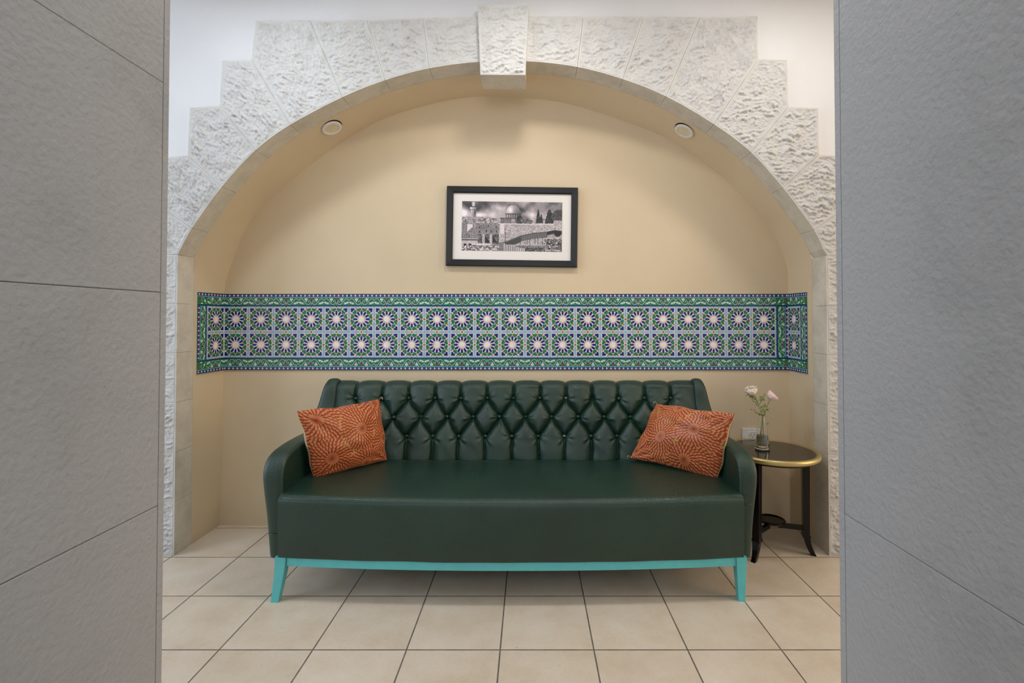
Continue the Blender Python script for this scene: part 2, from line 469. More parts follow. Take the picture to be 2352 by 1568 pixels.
stone('voussoir', [R[6], R[7], (1955,470), (1952,360), (1882,354.5)], ang=.1)
stone('voussoir', [R[7], (1900.5,587), (2020,587), (2020,476), (1955,470)], ang=.2)
jl = [584.4, 697, 810, 924, 1038, 1152]; jr = [587, 702, 814, 930, 1043, 1157]
for side, js, xin, xout in ((0, jl, XL, at(280, 900, YF).x), (1, jr, XR, at(2020, 900, YF).x)):
    zs = [at(1150, y, YF).z for y in js]+[0.0]
    for a, b in zip(zs, zs[1:]):
        p = [(xin, a), (xin, b), (xout, b), (xout, a)]
        stone('jamb_stone', p, px=False, ang=.1+random.uniform(-.1, .1), amp=.011)
# keystone: stands proud of its neighbours and hangs below them
YK = 2.372
kp = [at(*p, YK) for p in ((1096.5,10), (1215,10), (1207,172.5), (1103,172))]
kb = MB()
KS = stone('keystone', [(p.x, p.z) for p in kp], y0=YK, px=False, ang=.25, amp=.015, mg=.006, label='projecting keystone hanging below the arch')

# ------------------------------------------------------------------ passage walls of grey stone slabs
def passage(name, X, sgn, joints, strip):
    mb = MB(); xo = X+sgn*.22
    zs = [0]+joints+[CEIL]
    for a, b in zip(zs, zs[1:]):
        g = .0006 if b < 1.4 else .0003
        mb.box((min(X, X+sgn*.03), -2.0, a+(g if a else 0)), (max(X, X+sgn*.03), YE, b-(g if b < CEIL else 0)), 0)
    mb.box((min(X+sgn*.004, xo), -2.0, 0), (max(X+sgn*.004, xo), YE-.004, CEIL), 1)
    struct(mb.build(name, [M['grey_l'], M['groove']], bevel=.0012, seg=2))
    t = MB(); t.box((min(X+sgn*.0005, xo), YE+.0016, 0), (max(X+sgn*.0005, xo), YE+strip, CEIL))
    t.box((min(X+sgn*.003, xo), YE-.003, 0), (max(X+sgn*.003, xo), YE+.002, CEIL), 1)
    return t
xw = at(367, 800, YE).x; t = passage('wall_left', xw, -1, [at(367, 1161, YE).z, at(367, 671, YE).z, at(367, 190, YE).z], .016)
struct(t.build('trim_1', [M['grey_l'], M['groove']], bevel=.001))
xw2 = at(1936, 800, YE).x; t = passage('wall_right', xw2, 1, [at(1936, 1180, YE).z], .018)
struct(t.build('trim_2', [M['grey_l'], M['groove']], bevel=.001))

# ------------------------------------------------------------------ glazed tile frieze
T = .1428
def g_mat(name, rgb, rough=.16):
    t = NT(name); v = t.coord(); c = lin(rgb)
    t.base(t.ramp(t.noise(v, 35, 4), [(.3, tuple(x*.85 for x in c)), (.7, tuple(min(1, x*1.12) for x in c))]))
    t.bump(t.noise(v, 60, 2), .0006); return t.set(rough, .5)
TM = [g_mat('glaze_cream', (242, 228, 216)), g_mat('glaze_cobalt', (8, 38, 124)), g_mat('glaze_green', (42, 124, 84)),
      g_mat('glaze_sky', (140, 190, 224)), g_mat('glaze_red', (176, 74, 60)), g_mat('glaze_white', (250, 246, 240)),
      plain('tile_grout', (205, 198, 184), .9), g_mat('tile_biscuit', (150, 150, 128), .7)]
CRM, COB, GRN, SKY, RED, WHT, GRT, BIS = range(8)
LAY = .00022
class Tile:
    """collects flat glaze shapes in (u,v) metres and lays them on a wall frame"""
    def __init__(s, o, U, V, N): s.o, s.U, s.V, s.N = Vector(o), Vector(U), Vector(V), Vector(N); s.mb = MB()
    def P(s, u, v, l): return s.o+s.U*u+s.V*v+s.N*(.006+l*LAY)
    def poly(s, pts, m, l, c=(0,0), sc=1, rot=0, lim=None):
        ca, sa = math.cos(rot), math.sin(rot)
        q = [(c[0]+sc*(x*ca-y*sa), c[1]+sc*(x*sa+y*ca)) for x, y in pts]
        if lim: q = [(min(max(x, lim[0]), lim[2]), min(max(y, lim[1]), lim[3])) for x, y in q]
        s.mb.poly([s.P(x, y, l) for x, y in q], m)
    def line(s, pts, w, m, l, c=(0,0), sc=1, rot=0):
        ca, sa = math.cos(rot), math.sin(rot)
        q = [Vector((c[0]+sc*(x*ca-y*sa), c[1]+sc*(x*sa+y*ca))) for x, y in pts]; A = []; B = []
        for i, p in enumerate(q):
            t = (q[min(i+1, len(q)-1)]-q[max(i-1, 0)]).normalized(); nn = Vector((-t.y, t.x))*w/2
            A.append(p+nn); B.append(p-nn)
        n = len(A); s.mb.add([s.P(p.x, p.y, l) for p in A+B], [(i, i+1, n+i+1, n+i) for i in range(n-1)], m)
    def body(s, u0, v0, u1, v1, m, dz=0):
        q = [(u0, v0), (u1, v0), (u1, v1), (u0, v1)]
        s.mb.hexa([s.o+s.U*u+s.V*v-s.N*.002 for u, v in q], [s.o+s.U*u+s.V*v+s.N*(.006+dz) for u, v in q], m)
def star(n, r1, r2, rot=0): return [((r1 if i % 2 == 0 else r2)*math.cos(PI*i/n+rot), (r1 if i % 2 == 0 else r2)*math.sin(PI*i/n+rot)) for i in range(2*n)]
def flower(tl, u, v, w=T, h=T):
    c = (u+w/2, v+h/2); sc = min(w, h); lim = (u+.0006, v+.0006, u+w-.0006, v+h-.0006)
    tl.body(u+.0005, v+.0005, u+w-.0005, v+h-.0005, CRM)
    P = lambda pts, m, l, rot=0: tl.poly(pts, m, l, c, sc, rot, lim)
    # sky-blue straps along the four edges, cobalt corner kites, red stars
    for k in range(4):
        r = k*PI/2
        P([(-.440,.456), (-.440,.497), (-.09,.497), (-.06,.476), (-.09,.456)], SKY, 1, r)
        P([(.440,.456), (.09,.456), (.06,.476), (.09,.497), (.440,.497)], SKY, 1, r)
        P([(-.497,.452), (-.497,.497), (-.452,.497), (-.452,.452)], SKY, 1, r)
        for x in (-.41, .41): tl.line([(x-.035,.476), (x,.452+.05), (x+.035,.476), (x,.45)][:3], .0012, CRM, 2, c, sc, r)
        for x in (-.30, .30): tl.line([(x,.452), (x+.02,.5)], .001, CRM, 2, c, sc, r)
        P([(-.055,.497), (-.02,.475), (0,.435), (.02,.475), (.055,.497)], RED, 3, r)
        P([(.265,.432), (.30,.425), (.42,.435), (.436,.42), (.425,.30), (.432,.265), (.395,.285), (.362,.27), (.335,.335), (.27,.362), (.285,.395)], COB, 1, r)
        for x, y in ((.205,.415), (.415,.205)): tl.poly(star(5, .043, .019, .4), RED, 2, (c[0]+sc*(x*math.cos(r)-y*math.sin(r)), c[1]+sc*(x*math.sin(r)+y*math.cos(r))), sc, r, lim)
    for k in range(12):
        r = k*PI/6
        P([(.148,0), (.195,-.037), (.225,-.042), (.305,-.042), (.350,0), (.305,.042), (.225,.042), (.195,.037)], COB, 1, r)
        P([(.118,-.0), (.160,-.020), (.160,.020)], RED, 1, r+PI/12)
        P([(.285,0), (.335,-.052), (.362,-.092), (.405,-.099), (.446,-.060), (.436,0), (.446,.060), (.405,.099), (.362,.092), (.335,.052)], GRN, 1, r+PI/12)
    P([(.102*math.cos(2*PI*i/24), .102*math.sin(2*PI*i/24)) for i in range(24)], WHT, 2)
def spiral(cx_, cy_, r, a0, a1, n=10, shrink=.6): return [(cx_+r*(1-shrink*i/n)*math.cos(a0+(a1-a0)*i/n), cy_+r*(1-shrink*i/n)*math.sin(a0+(a1-a0)*i/n)) for i in range(n+1)]
def border(tl, u, v, w, vertical=0, flip=1, h=T/2):
    """one border tile: length w along its run; bead strip on the outer side (flip=1: +v). vertical: run along v"""
    if vertical:   # outer side towards flip*u
        f = lambda x, y: (u+(h-y if flip < 0 else y), v+x)
        lo = (u+.0005, v+.0005); hi = (u+h-.0005, v+w-.0005)
    else:
        f = lambda x, y: (u+x, v+(y if flip > 0 else h-y))
        lo = (u+.0005, v+.0005); hi = (u+w-.0005, v+h-.0005)
    tl.body(lo[0], lo[1], hi[0], hi[1], GRN)
    PP = lambda pts, m, l: tl.poly([f(x, y) for x, y in pts], m, l)
    LL = lambda pts, wd, m, l: tl.line([f(x, y) for x, y in pts], wd, m, l)
    e = .0007
    PP([(e, e), (w-e, e), (w-e, h*.085), (e, h*.085)], COB, 1)
    PP([(e, h*.745), (w-e, h*.745), (w-e, h*.955), (e, h*.955)], COB, 1)
    PP([(e, h*.69), (w-e, h*.69), (w-e, h*.735), (e, h*.735)], SKY, 1)
    nb = max(2, round(w/T*6))
    for i in range(nb):
        x = w*(i+.5)/nb; y = h*.85; r = h*.072
        if i % 2: PP([(x+r*math.cos(a*PI/4), y+r*math.sin(a*PI/4)) for a in range(8)], WHT, 2)
        else: PP([(x-r*1.15, y), (x, y-r*1.15), (x+r*1.15, y), (x, y+r*1.15)], WHT, 2)
        PP([(x-r*.4, y), (x, y-r*.4), (x+r*.4, y), (x, y+r*.4)], COB, 3)
        for x2 in ([w*(i+1)/nb] if i < nb-1 else []):
            PP([(x2-r*.75, y-r*.5), (x2+r*.75, y-r*.5), (x2+r*.75, y+r*.5), (x2-r*.75, y+r*.5)], RED, 2)
    k = w; Y = lambda t: h*(.09+t*.6)
    if w < T*.6:
        PP([(w*.62, Y(.60)), (w*.7, Y(.95)), (w*.80, Y(.62)), (w*.7, Y(.45))], RED, 3)
        PP([(w*.12, Y(.42)), (w*.22, Y(.62)), (w*.34, Y(.55)), (w*.26, Y(.34))], WHT, 3); PP([(w*.42, Y(.12)), (w*.55, Y(.24)), (w*.70, Y(.16)), (w*.56, Y(.06))], WHT, 3)
        LL([tuple(p) for p in catmull([(w*.05, Y(.15)), (w*.2, Y(.3)), (w*.3, Y(.75)), (w*.5, Y(.85)), (w*.58, Y(.55)), (w*.45, Y(.4))], 4)], .0015, WHT, 2); return
    for s in (-1, 1):
        X = lambda t: w/2+s*t*w
        sw = [(X(.5), Y(.62)), (X(.44), Y(.84)), (X(.37), Y(.85)), (X(.30), Y(.62)), (X(.24), Y(.32)), (X(.17), Y(.12)), (X(.09), Y(.12)), (X(.035), Y(.34)), (X(.03), Y(.50)), (X(.07), Y(.62)), (X(.115), Y(.55)), (X(.10), Y(.40))]
        q = [tuple(p) for p in catmull(sw, 3)]
        LL(q, .0017, WHT, 2)
        PP([(X(.20), Y(.42)), (X(.155), Y(.72)), (X(.115), Y(.88)), (X(.165), Y(.80)), (X(.19), Y(1.0)), (X(.215), Y(.82)), (X(.275), Y(.97)), (X(.245), Y(.66))], WHT, 3)
        PP([(X(.205), Y(.48)), (X(.175), Y(.70)), (X(.195), Y(.82)), (X(.225), Y(.68))], SKY, 4)
        PP([(X(.5), Y(.44)), (X(.43), Y(.48)), (X(.37), Y(.36)), (X(.29), Y(.34)), (X(.34), Y(.25)), (X(.27), Y(.16)), (X(.36), Y(.14)), (X(.46), Y(.24))], WHT, 3)
        PP([(X(.47), Y(.38)), (X(.40), Y(.36)), (X(.33), Y(.26)), (X(.42), Y(.24))], SKY, 4)
    PP([(w/2, Y(.98)), (w/2-.058*w, Y(.62)), (w/2, Y(.40)), (w/2+.058*w, Y(.62))], RED, 3)
    PP([(w/2, Y(.80)), (w/2-.032*w, Y(.56)), (w/2, Y(.30)), (w/2+.032*w, Y(.56))], COB, 4)
    PP([(w/2-.02*w, Y(.34)), (w/2-.012*w, Y(.05)), (w/2+.012*w, Y(.05)), (w/2+.02*w, Y(.34))], SKY, 4)
zt0 = at(1150, 850, YB).z; zt1 = at(1150, 674.5, YB).z
VS = (zt1-zt0)/(3*T)
xa, xb = at(514, 760, YB).x, at(1811, 760, YB).x
frieze = thing('tile_frieze', 'horizontal band of glazed blue and green tiles with star flowers across the niche', 'tiles', (cx0, YB, zt0))
US = (xb-xa)/(22.5*T)
def fin(tl, lab=None):
    o = tl.mb.build('tile_panel', TM, frieze, recalc=False); 
    if lab: o['label'] = lab
    return o
def lay(tl, ncol, endcol):
    tl.mb.hexa([tl.P(u, v, -29) for u, v in ((0,0),(ncol*T+T/2*bool(endcol),0),(ncol*T+T/2*bool(endcol),3*T),(0,3*T))],
               [tl.P(u, v, -5) for u, v in ((0,0),(ncol*T+T/2*bool(endcol),0),(ncol*T+T/2*bool(endcol),3*T),(0,3*T))], GRT)
    for i in range(ncol):
        border(tl, i*T, 0, T, 0, -1); border(tl, i*T, 2.5*T, T, 0, 1)
        for j in (0, 1): flower(tl, i*T, .5*T+j*T)
    if endcol:
        u = ncol*T
        for j in (0, 1): border(tl, u, .5*T+j*T, T, 1, 1)
        border(tl, u, 0, T/2, 0, -1); border(tl, u, 2.5*T, T/2, 0, 1)
tl = Tile((xa, YB, zt0), (US,0,0), (0,0,VS), (0,-1,0)); lay(tl, 22, True); fin(tl)
# returns: outer end towards the room
def wallx(side, Y, z): # reveal plane at height z
    t = (Y-YS)/(YB-YS); return (XL*(1-t)+xbl*t) if side < 0 else (XR*(1-t)+xbr*t)
for side, ln, lab in ((-1, .206, 'narrow tile panel on the left reveal'), (1, .186, 'narrow tile panel on the right reveal')):
    x1 = at(514, 760, YB).x if side < 0 else at(1811, 760, YB).x
    y0 = YB-.004; y1 = y0-ln
    A = Vector((x1-side*.0005, y0, zt0)); B = Vector((wallx(side, y1, 1)+side*0.0, y1, zt0))
    U = (B-A)/(1.5*T); N = Vector((-side, 0, 0))
    tl = Tile(A, U, (0,0,VS), N); lay(tl, 1, True); fin(tl, lab)

# ------------------------------------------------------------------ recessed lamps in the soffit (switched off)
def soffit(px, py):
    best = None
    for i in range(4, 120):
        for k in range(60):
            t = k/59; a, b = arch_front[i], arch_back[i]
            P = Vector((a.x*(1-t)+b.x*t, YS+(YB-YS)*t, a.y*(1-t)+b.y*t)); q = proj(P)
            e = (q[0]-px)**2+(q[1]-py)**2
            if best is None or e < best[0]: best = (e, i, t, P)
    e, i, t, P = best
    tan = (arch_front[i+2]-arch_front[i-2]); tv = Vector((tan.x, 0, tan.y)).normalized()
    ay = Vector((arch_back[i].x-arch_front[i].x, YB-YS, arch_back[i].y-arch_front[i].y)).normalized()
    n = tv.cross(ay).normalized()
    if n.z > 0: n = -n
    return P, n, tv
for (px, py), lab in (((762, 292), 'round white recessed downlight in the soffit, left of the keystone'), ((1574, 299), 'round white recessed downlight in the soffit, right of the keystone')):
    P, n, tv = soffit(px, py)
    rot = Matrix((tv, n.cross(tv), n)).transposed()
    if rot.determinant() < 0: rot = Matrix((tv, tv.cross(n), n)).transposed()
    o = thing('recessed_downlight', lab, 'lamp', P, 'recessed downlights in the arch soffit')
    R0 = .0525
    mb = MB(); mb.lathe([(R0*.70, -.001), (R0*.72, .008), (R0*.9, .010), (R0, .0075), (R0, .003), (R0*.9, -.001)], P+n*.003, 48, axis=rot)
    mb.build('trim_ring', M['plastic'], o, smooth=True, autosmooth=40)
    mb = MB(); mb.lathe([(0, .006), (R0*.5, .006), (R0*.72, .0055)], P+n*.003, 48, axis=rot)
    d = mb.build('diffuser', plain('frosted_diffuser', (226, 214, 186), .5), o, smooth=True)
    up = Vector((0, 0, 1))-n*n.z; up.normalize()
    mb = MB(); mb.lathe([(0, .0012), (R0*.98, .0012)], P+up*.006, 48, axis=rot)
    mb.build('cut_hole', M['dark'], o)

# ------------------------------------------------------------------ framed photograph
pc = [(1026.3,426.8), (1327.5,431.4), (1325.5,613.5), (1024,610)]
YP = YB-.022
q = [at(x, y, YP) for x, y in pc]
ctr = sum(q, Vector())/4
pw = ((q[1]-q[0]).length+(q[2]-q[3]).length)/2; ph = ((q[3]-q[0]).length+(q[2]-q[1]).length)/2
rollp = math.atan2((q[1]-q[0]).z+(q[2]-q[3]).z, (q[1]-q[0]).x+(q[2]-q[3]).x)
pic = thing('framed_photograph', 'black-framed monochrome photograph of a domed city skyline hanging in the niche', 'picture', ctr)
ux = Vector((math.cos(rollp), 0, math.sin(rollp))); uz = Vector((-math.sin(rollp), 0, math.cos(rollp)))
def pp(u, v, d=0): return ctr+ux*u+uz*v+Vector((0, -d, 0))
fwid = pw*.0498
mb = MB()
cor = [(-pw/2, -ph/2), (pw/2, -ph/2), (pw/2, ph/2), (-pw/2, ph/2)]
prof = [(0, -.020), (0, .003), (.004, .005), (fwid-.006, .002), (fwid, -.002), (fwid, -.014)]
for i in range(4):
    a = Vector(cor[i]); b = Vector(cor[(i+1) % 4])
    def ins(c, w): return (c.x-math.copysign(w, c.x), c.y-math.copysign(w, c.y))
    A = [pp(*ins(a, w), d) for w, d in prof]; B = [pp(*ins(b, w), d) for w, d in prof]
    mb.grid([A, B])
mb.build('frame', M['frame'], pic)
mb = MB(); k = fwid-.004
mb.hexa([pp(x, y, -.019) for x, y in ((-pw/2+k, -ph/2+k), (pw/2-k, -ph/2+k), (pw/2-k, ph/2-k), (-pw/2+k, ph/2-k))],
        [pp(x, y, -.010) for x, y in ((-pw/2+k, -ph/2+k), (pw/2-k, -ph/2+k), (pw/2-k, ph/2-k), (-pw/2+k, ph/2-k))])
mb.build('mat_board', M['mat'], pic)
# the print itself: a flat monochrome picture
NW, NH = 560, 276
rw, rh = pw*.766, ph*.622
off_u, off_v = -pw*.0005, ph*.006
rs = np.random.RandomState(3)
def vnoise(w, h, cells, seed):
    r = np.random.RandomState(seed); cy_ = max(2, int(cells*h/w)+2)
    g = r.rand(cy_+2, cells+3)
    X = np.linspace(0, cells, w); Yv = np.linspace(0, cy_, h)
    xi = X.astype(int); yi = np.minimum(Yv.astype(int), cy_); fx = X-xi; fy = Yv-yi
    fx = fx*fx*(3-2*fx); fy = (fy*fy*(3-2*fy))[:, None]
    g00 = g[yi][:, xi]; g01 = g[yi][:, xi+1]; g10 = g[yi+1][:, xi]; g11 = g[yi+1][:, xi+1]
    return (g00*(1-fx)+g01*fx)*(1-fy)+(g10*(1-fx)+g11*fx)*fy
def fbm(cells, seed, octs=5, rough=.55):
    a = 0; t = 0; k = 1
    for i in range(octs):
        a = a+k*vnoise(NW, NH, cells*2**i, seed+i); t += k; k *= rough
    return a/t
X, Yy = np.meshgrid(np.linspace(0, 2287, NW)*(1905-397)/2287+397, np.linspace(412, 1165, NH))   # in pixels of the close-up
cl = fbm(5, 11, 6, .6); fine = rs.rand(NH, NW); f1 = fbm(60, 5, 3, .8); f2 = fbm(110, 9, 2, .8)
G = .53+.55*(cl-.5)*2.0
def blob(x, y, sx, sy): return np.exp(-(((X-x)/sx)**2+((Yy-y)/sy)**2))
G = G+.38*blob(1000, 510, 110, 55)+.35*blob(1370, 600, 110, 45)+.35*blob(420, 590, 60, 50)+.30*blob(690, 620, 70, 35)-.22*blob(660, 520, 120, 60)-.12*blob(480, 480, 90, 60)+.1*blob(900, 620, 200, 60)
G = G-.30*blob(1150, 500, 150, 80)
G = np.clip(G, .22, .97)
city = Yy > (665+18*(f1-.5)*2)
tex = .52+.9*(f1-.5)+.5*(f2-.5)
G = np.where(city, np.clip(tex+.08, .12, .95), G)
def put(mask, val):
    global G
    G = np.where(mask, val, G)
# left houses and wall
put((X < 960) & (Yy > 745), np.clip(.50+.35*(f2-.5)+.15*(f1-.5), .1, .9))
put((X > 960) & (Yy > 752-.012*(X-960)*1.2) & (Yy < 1180), np.clip(.66+.45*(f2-.5)+.2*(f1-.5), .15, .95))
put((X > 960) & (Yy > 745) & (Yy < 757), .86)
put((X > 975) & (X < 1035) & (Yy > 745) & (Yy < 900), np.clip(.84+.2*(f1-.5), 0, 1))
put((X > 1780) & (Yy > 690) & (Yy < 830), np.clip(.68+.5*(f2-.5), 0, 1))
for x, y in ((665,805), (797,790), (916,797), (765,868), (840,868), (920,868), (668,875)): put((abs(X-x) < 7) & (abs(Yy-y) < 17), .14)
put((X > 680) & (X < 735) & (Yy > 785) & (Yy < 830) & ~((X > 686) & (X < 729) & (Yy > 790) & (Yy < 824)), .3)
put((X > 480) & (X < 560) & (Yy > 760) & (Yy < 880) & (Yy < 880-(X-480)*1.0), .86)
put((X < 480) & (Yy > 900) & (abs((X-400) % 62-3) < 5), .25)
put((X < 640) & (abs(Yy-985) < 6) & (X > 400), .75); put((X < 640) & (abs(Yy-1000) < 8), .24)
put((X < 640) & (Yy > 1012) & (Yy < 1085), np.clip(.74+.2*(f2-.5), 0, 1))
for x in (450, 522, 596): put((((X-x)/27)**2+((Yy-1088)/32)**2 < 1) & (Yy < 1088), .14)
put((X > 640) & (X < 955) & (Yy > 915) & (Yy < 1060), np.clip(.34+.8*(f2-.5), .05, .9))
for x in (727, 838): put((abs(X-x) < 19) & (Yy > 912) & (Yy < 1075), np.clip(.7+.4*(f2-.5), .2, .95))
for x in (750, 862): put((X > x) & (Yy > 925+(X-x)*1.6) & (X < x+55) & (Yy < 1040), .13)
put((X < 960) & (Yy > 1088), np.clip(.6+1.6*(f2-.5), .05, .97)); put((X > 560) & (X < 950) & (abs(Yy-1090-(X-560)*.08) < 4), .12)
put((X > 560) & (X < 830) & (Yy > 1055) & (Yy < 1080), np.clip(.85+.3*(f1-.5), 0, 1))
# minaret
put((abs(X-568) < 38-.0*(Yy)) & (Yy > 500) & (Yy < 660), np.clip(.66-.006*(X-555)+.25*(f2-.5), .2, .95))
put((abs(X-568) < 52) & (Yy > 488) & (Yy < 500), .25); put((abs(X-566) < 48) & (Yy > 500) & (Yy < 532), np.clip(.72-.005*(X-560), .3, .95))
put((abs(X-566) < 48) & (abs(Yy-536) < 3), .25)
put((abs(X-568) < 22) & (Yy > 440) & (Yy < 488), .78); put(((X-568)**2+(Yy-440)**2 < 22**2), .8); put((abs(X-568) < 3) & (Yy < 430), .6)
put((abs(X-588) < 6) & (Yy > 565) & (Yy < 605), .2)
put((X > 450) & (X < 650) & (Yy > 650) & (Yy < 690), np.clip(.62+.5*(f2-.5), .15, .9))
# dome, drum and terrace
dm = (((X-1168)/110)**2+((Yy-590)/128)**2 < 1) & (Yy < 590)
put(dm, np.clip(.74-.0018*(X-1110)+.30*np.exp(-(((X-1130)/38)**2+((Yy-545)/50)**2))-.0012*(Yy-500)*(Yy > 500), .25, .95))
put((abs(X-1168) < 3) & (Yy > 440) & (Yy < 470), .4)
put((abs(X-1170) < 122) & (abs(Yy-597) < 7), .2)
put((X > 1052) & (X < 1290) & (Yy > 604) & (Yy < 655), np.clip(.52-.0012*(X-1100)+.15*np.sin(X/5.5), .1, .9))
put((X > 975) & (X < 1245) & (Yy > 655) & (Yy < 742), np.clip(.42+.35*(f2-.5)-.1*(Yy < 672), .1, .9))
put((((X-1168)/28)**2+((Yy-705)/30)**2 < 1) & (Yy < 742), .66); put((abs(X-1168) < 30) & (Yy > 705) & (Yy < 742), .55)
# trees
def tree(x, y0, y1, w, p=1.0):
    t = np.clip((Yy-y0)/(y1-y0), 0, 1)
    put((abs(X-x) < w*t**p*(.75+.6*f1)) & (Yy > y0) & (Yy < y1), np.clip(.16+.5*(f2-.5), .03, .6))
tree(1545, 515, 735, 36, .7); tree(1590, 590, 735, 30, .7); tree(1715, 520, 735, 66, .5)
put((((X-1265)/45)**2+((Yy-690)/70)**2 < .7+.8*f1) & (Yy < 745) & (Yy > 610), np.clip(.2+.5*(f2-.5), .03, .6))
put((((X-1370)/90)**2+((Yy-712)/45)**2 < .6+.8*f1) & (Yy < 742), np.clip(.36+.6*(f2-.5), .05, .8))
put((((X-1850)/110)**2+((Yy-630)/110)**2 < .5+.9*f1) & (Yy < 690), np.clip(.27+.3*(f2-.5), .05, .6))
# covered ramp
def ramp_y(x): return np.interp(x, [960, 1060, 1280, 1480, 1690, 1800, 1890], [1045, 1020, 925, 880, 860, 838, 850])
put((X > 960) & (Yy > ramp_y(X)) & (Yy < ramp_y(X)+12+46*np.clip((X-1000)/250, 0, 1)) , .30)
put((X > 1285) & (X < 1690) & (Yy > ramp_y(X)+18) & (Yy < ramp_y(X)+92), np.where((X+Yy*.15) % 26 < 9, .5, .28))
put((X > 1060) & (X < 1290) & (Yy > ramp_y(X)+18) & (Yy < ramp_y(X)+105) & (Yy < 1065), .22)
for x in (1280, 1385, 1420, 1500, 1545, 1610): put((abs(X-x) < 4) & (Yy > ramp_y(X)+80) & (Yy < 1060), .22)
put((X > 1680) & (Yy > ramp_y(X)-2) & (Yy < ramp_y(X)+50-(X-1680)*.1), .12)
put((((X-1840)/52)**2+((Yy-890)/48)**2 < 1), .10)
put((X > 1200) & (Yy > 1080+.0*X) & (Yy < 1120), np.clip(.42+.5*(f2-.5), .1, .8))
put((X > 1350) & (Yy > 1110), np.clip(.30+1.0*(f2-.5), .04, .85))
put((X > 1640) & (Yy > 940+60*f1) & (Yy < 1180), np.clip(.36+1.5*(f2-.5), .04, .9))
put((abs(X-1055) < 4) & (Yy > 868) & (Yy < 1150), .18)
put((X > 1035) & (X < 1355) & (Yy > 1058+(X-1035)*.22), np.where((X-1035) % 27 < 12, .88, .35))
put((X > 960) & (X < 1035) & (Yy > 1050), np.clip(.45+.3*(f2-.5), 0, 1))
G = np.clip(G+.05*(fine-.5), .02, .98)
tint = np.stack([G**1.02, G*.955, G*.955], -1)*np.array([1.0, .985, 1.0])
srgb = np.clip((tint-.5)*1.02+.56, 0.03, 1)
linc = np.where(srgb <= .04045, srgb/12.92, ((srgb+.055)/1.055)**2.4)
U = np.linspace(-rw/2, rw/2, NW)+off_u; V = np.linspace(rh/2, -rh/2, NH)+off_v
o3 = np.array(pp(0, 0, -.0088)); uxn = np.array(ux); uzn = np.array(uz)
P3 = o3+U[None, :, None]*uxn+V[:, None, None]*uzn
def grid_mesh(name, P3, colr, mat, parent, wrap=False, smooth=True):
    h, w = P3.shape[:2]
    me = bpy.data.meshes.new(name)
    idx = np.arange(h*w).reshape(h, w)
    a, b, c, d = idx[:-1, :-1], idx[:-1, 1:], idx[1:, 1:], idx[1:, :-1]
    quads = np.stack([a, d, c, b], -1).reshape(-1, 4); nf = len(quads)
    me.vertices.add(h*w); me.vertices.foreach_set('co', P3.reshape(-1))
    me.loops.add(nf*4); me.loops.foreach_set('vertex_index', quads.reshape(-1))
    me.polygons.add(nf); me.polygons.foreach_set('loop_start', np.arange(nf)*4); me.polygons.foreach_set('loop_total', np.full(nf, 4))
    me.update(calc_edges=True); me.validate()
    if smooth: me.polygons.foreach_set('use_smooth', np.ones(nf, bool))
    if colr is not None:
        at_ = me.color_attributes.new('Col', 'FLOAT_COLOR', 'POINT')
        rgba = np.concatenate([colr.reshape(-1, 3), np.ones((h*w, 1))], 1).astype(np.float32); at_.data.foreach_set('color', rgba.reshape(-1))
    me.materials.append(mat)
    o = bpy.data.objects.new(name, me); COL.objects.link(o)
    if parent is not None: o.parent = parent; o.matrix_parent_inverse = Matrix.Translation(parent.location).inverted()
    return o
pr = grid_mesh('photo_print', P3, linc, m_attr('photo_print_ink', rough=.35, spec=.35), pic, smooth=False)
# signature lettering in the print's lower right corner
cu = bpy.data.curves.new('signature', 'FONT'); cu.body = 'Shlomi Amsalem'; cu.size = .0135; cu.shear = .35; cu.align_x = 'RIGHT'; cu.offset = .0002
tmp = bpy.data.objects.new('signature_text', cu); COL.objects.link(tmp)
dg = bpy.context.evaluated_depsgraph_get(); me = bpy.data.meshes.new_from_object(tmp.evaluated_get(dg))
bpy.data.objects.remove(tmp); 
sg = bpy.data.objects.new('signature', me); COL.objects.link(sg)
me.materials.append(M['mat']) if not len(me.materials) else None
o0 = pp(rw/2+off_u-.006, -rh/2+off_v+.004, -.0080)
me.transform(Matrix(((ux.x, uz.x, 0, o0.x), (0, 0, -1, o0.y), (ux.z, uz.z, 0, o0.z), (0, 0, 0, 1))))
sg.parent = pic; sg.matrix_parent_inverse = Matrix.Translation(pic.location).inverted(); sg['label'] = 'white handwritten signature on the print'
# ------------------------------------------------------------------ sofa
ZS, ZB = .437, .178                 # seat top, underside of the upholstery
YFR = atz(1160, 1381, 0).y          # front legs
SXL = at(637, 1281, YFR).x; SXR = at(1710, 1281, YFR).x
SC = (SXL+SXR)/2; SWH = (SXR-SXL)/2
YBK = 2.535                         # foot of the backrest
sofa = thing('sofa', 'dark green tufted vinyl sofa on turquoise wooden legs under the tile band', 'sofa', (SC, 2.3, 0))
def uvmesh(mb, name, uvf, parent=sofa, mat=None, **kw):
    o = mb.build(name, mat or M['leather'], parent, smooth=True, **kw); me = o.data
    uv = me.uv_layers.new(name='UVMap')
    for p in me.polygons:
        for li in p.loop_indices:
            v = me.vertices[me.loops[li].vertex_index].co; uv.data[li].uv = uvf(v, p)
    return o
def bow(x): t = (x-SC)/SWH; return .043*(1-abs(t)**2.2)
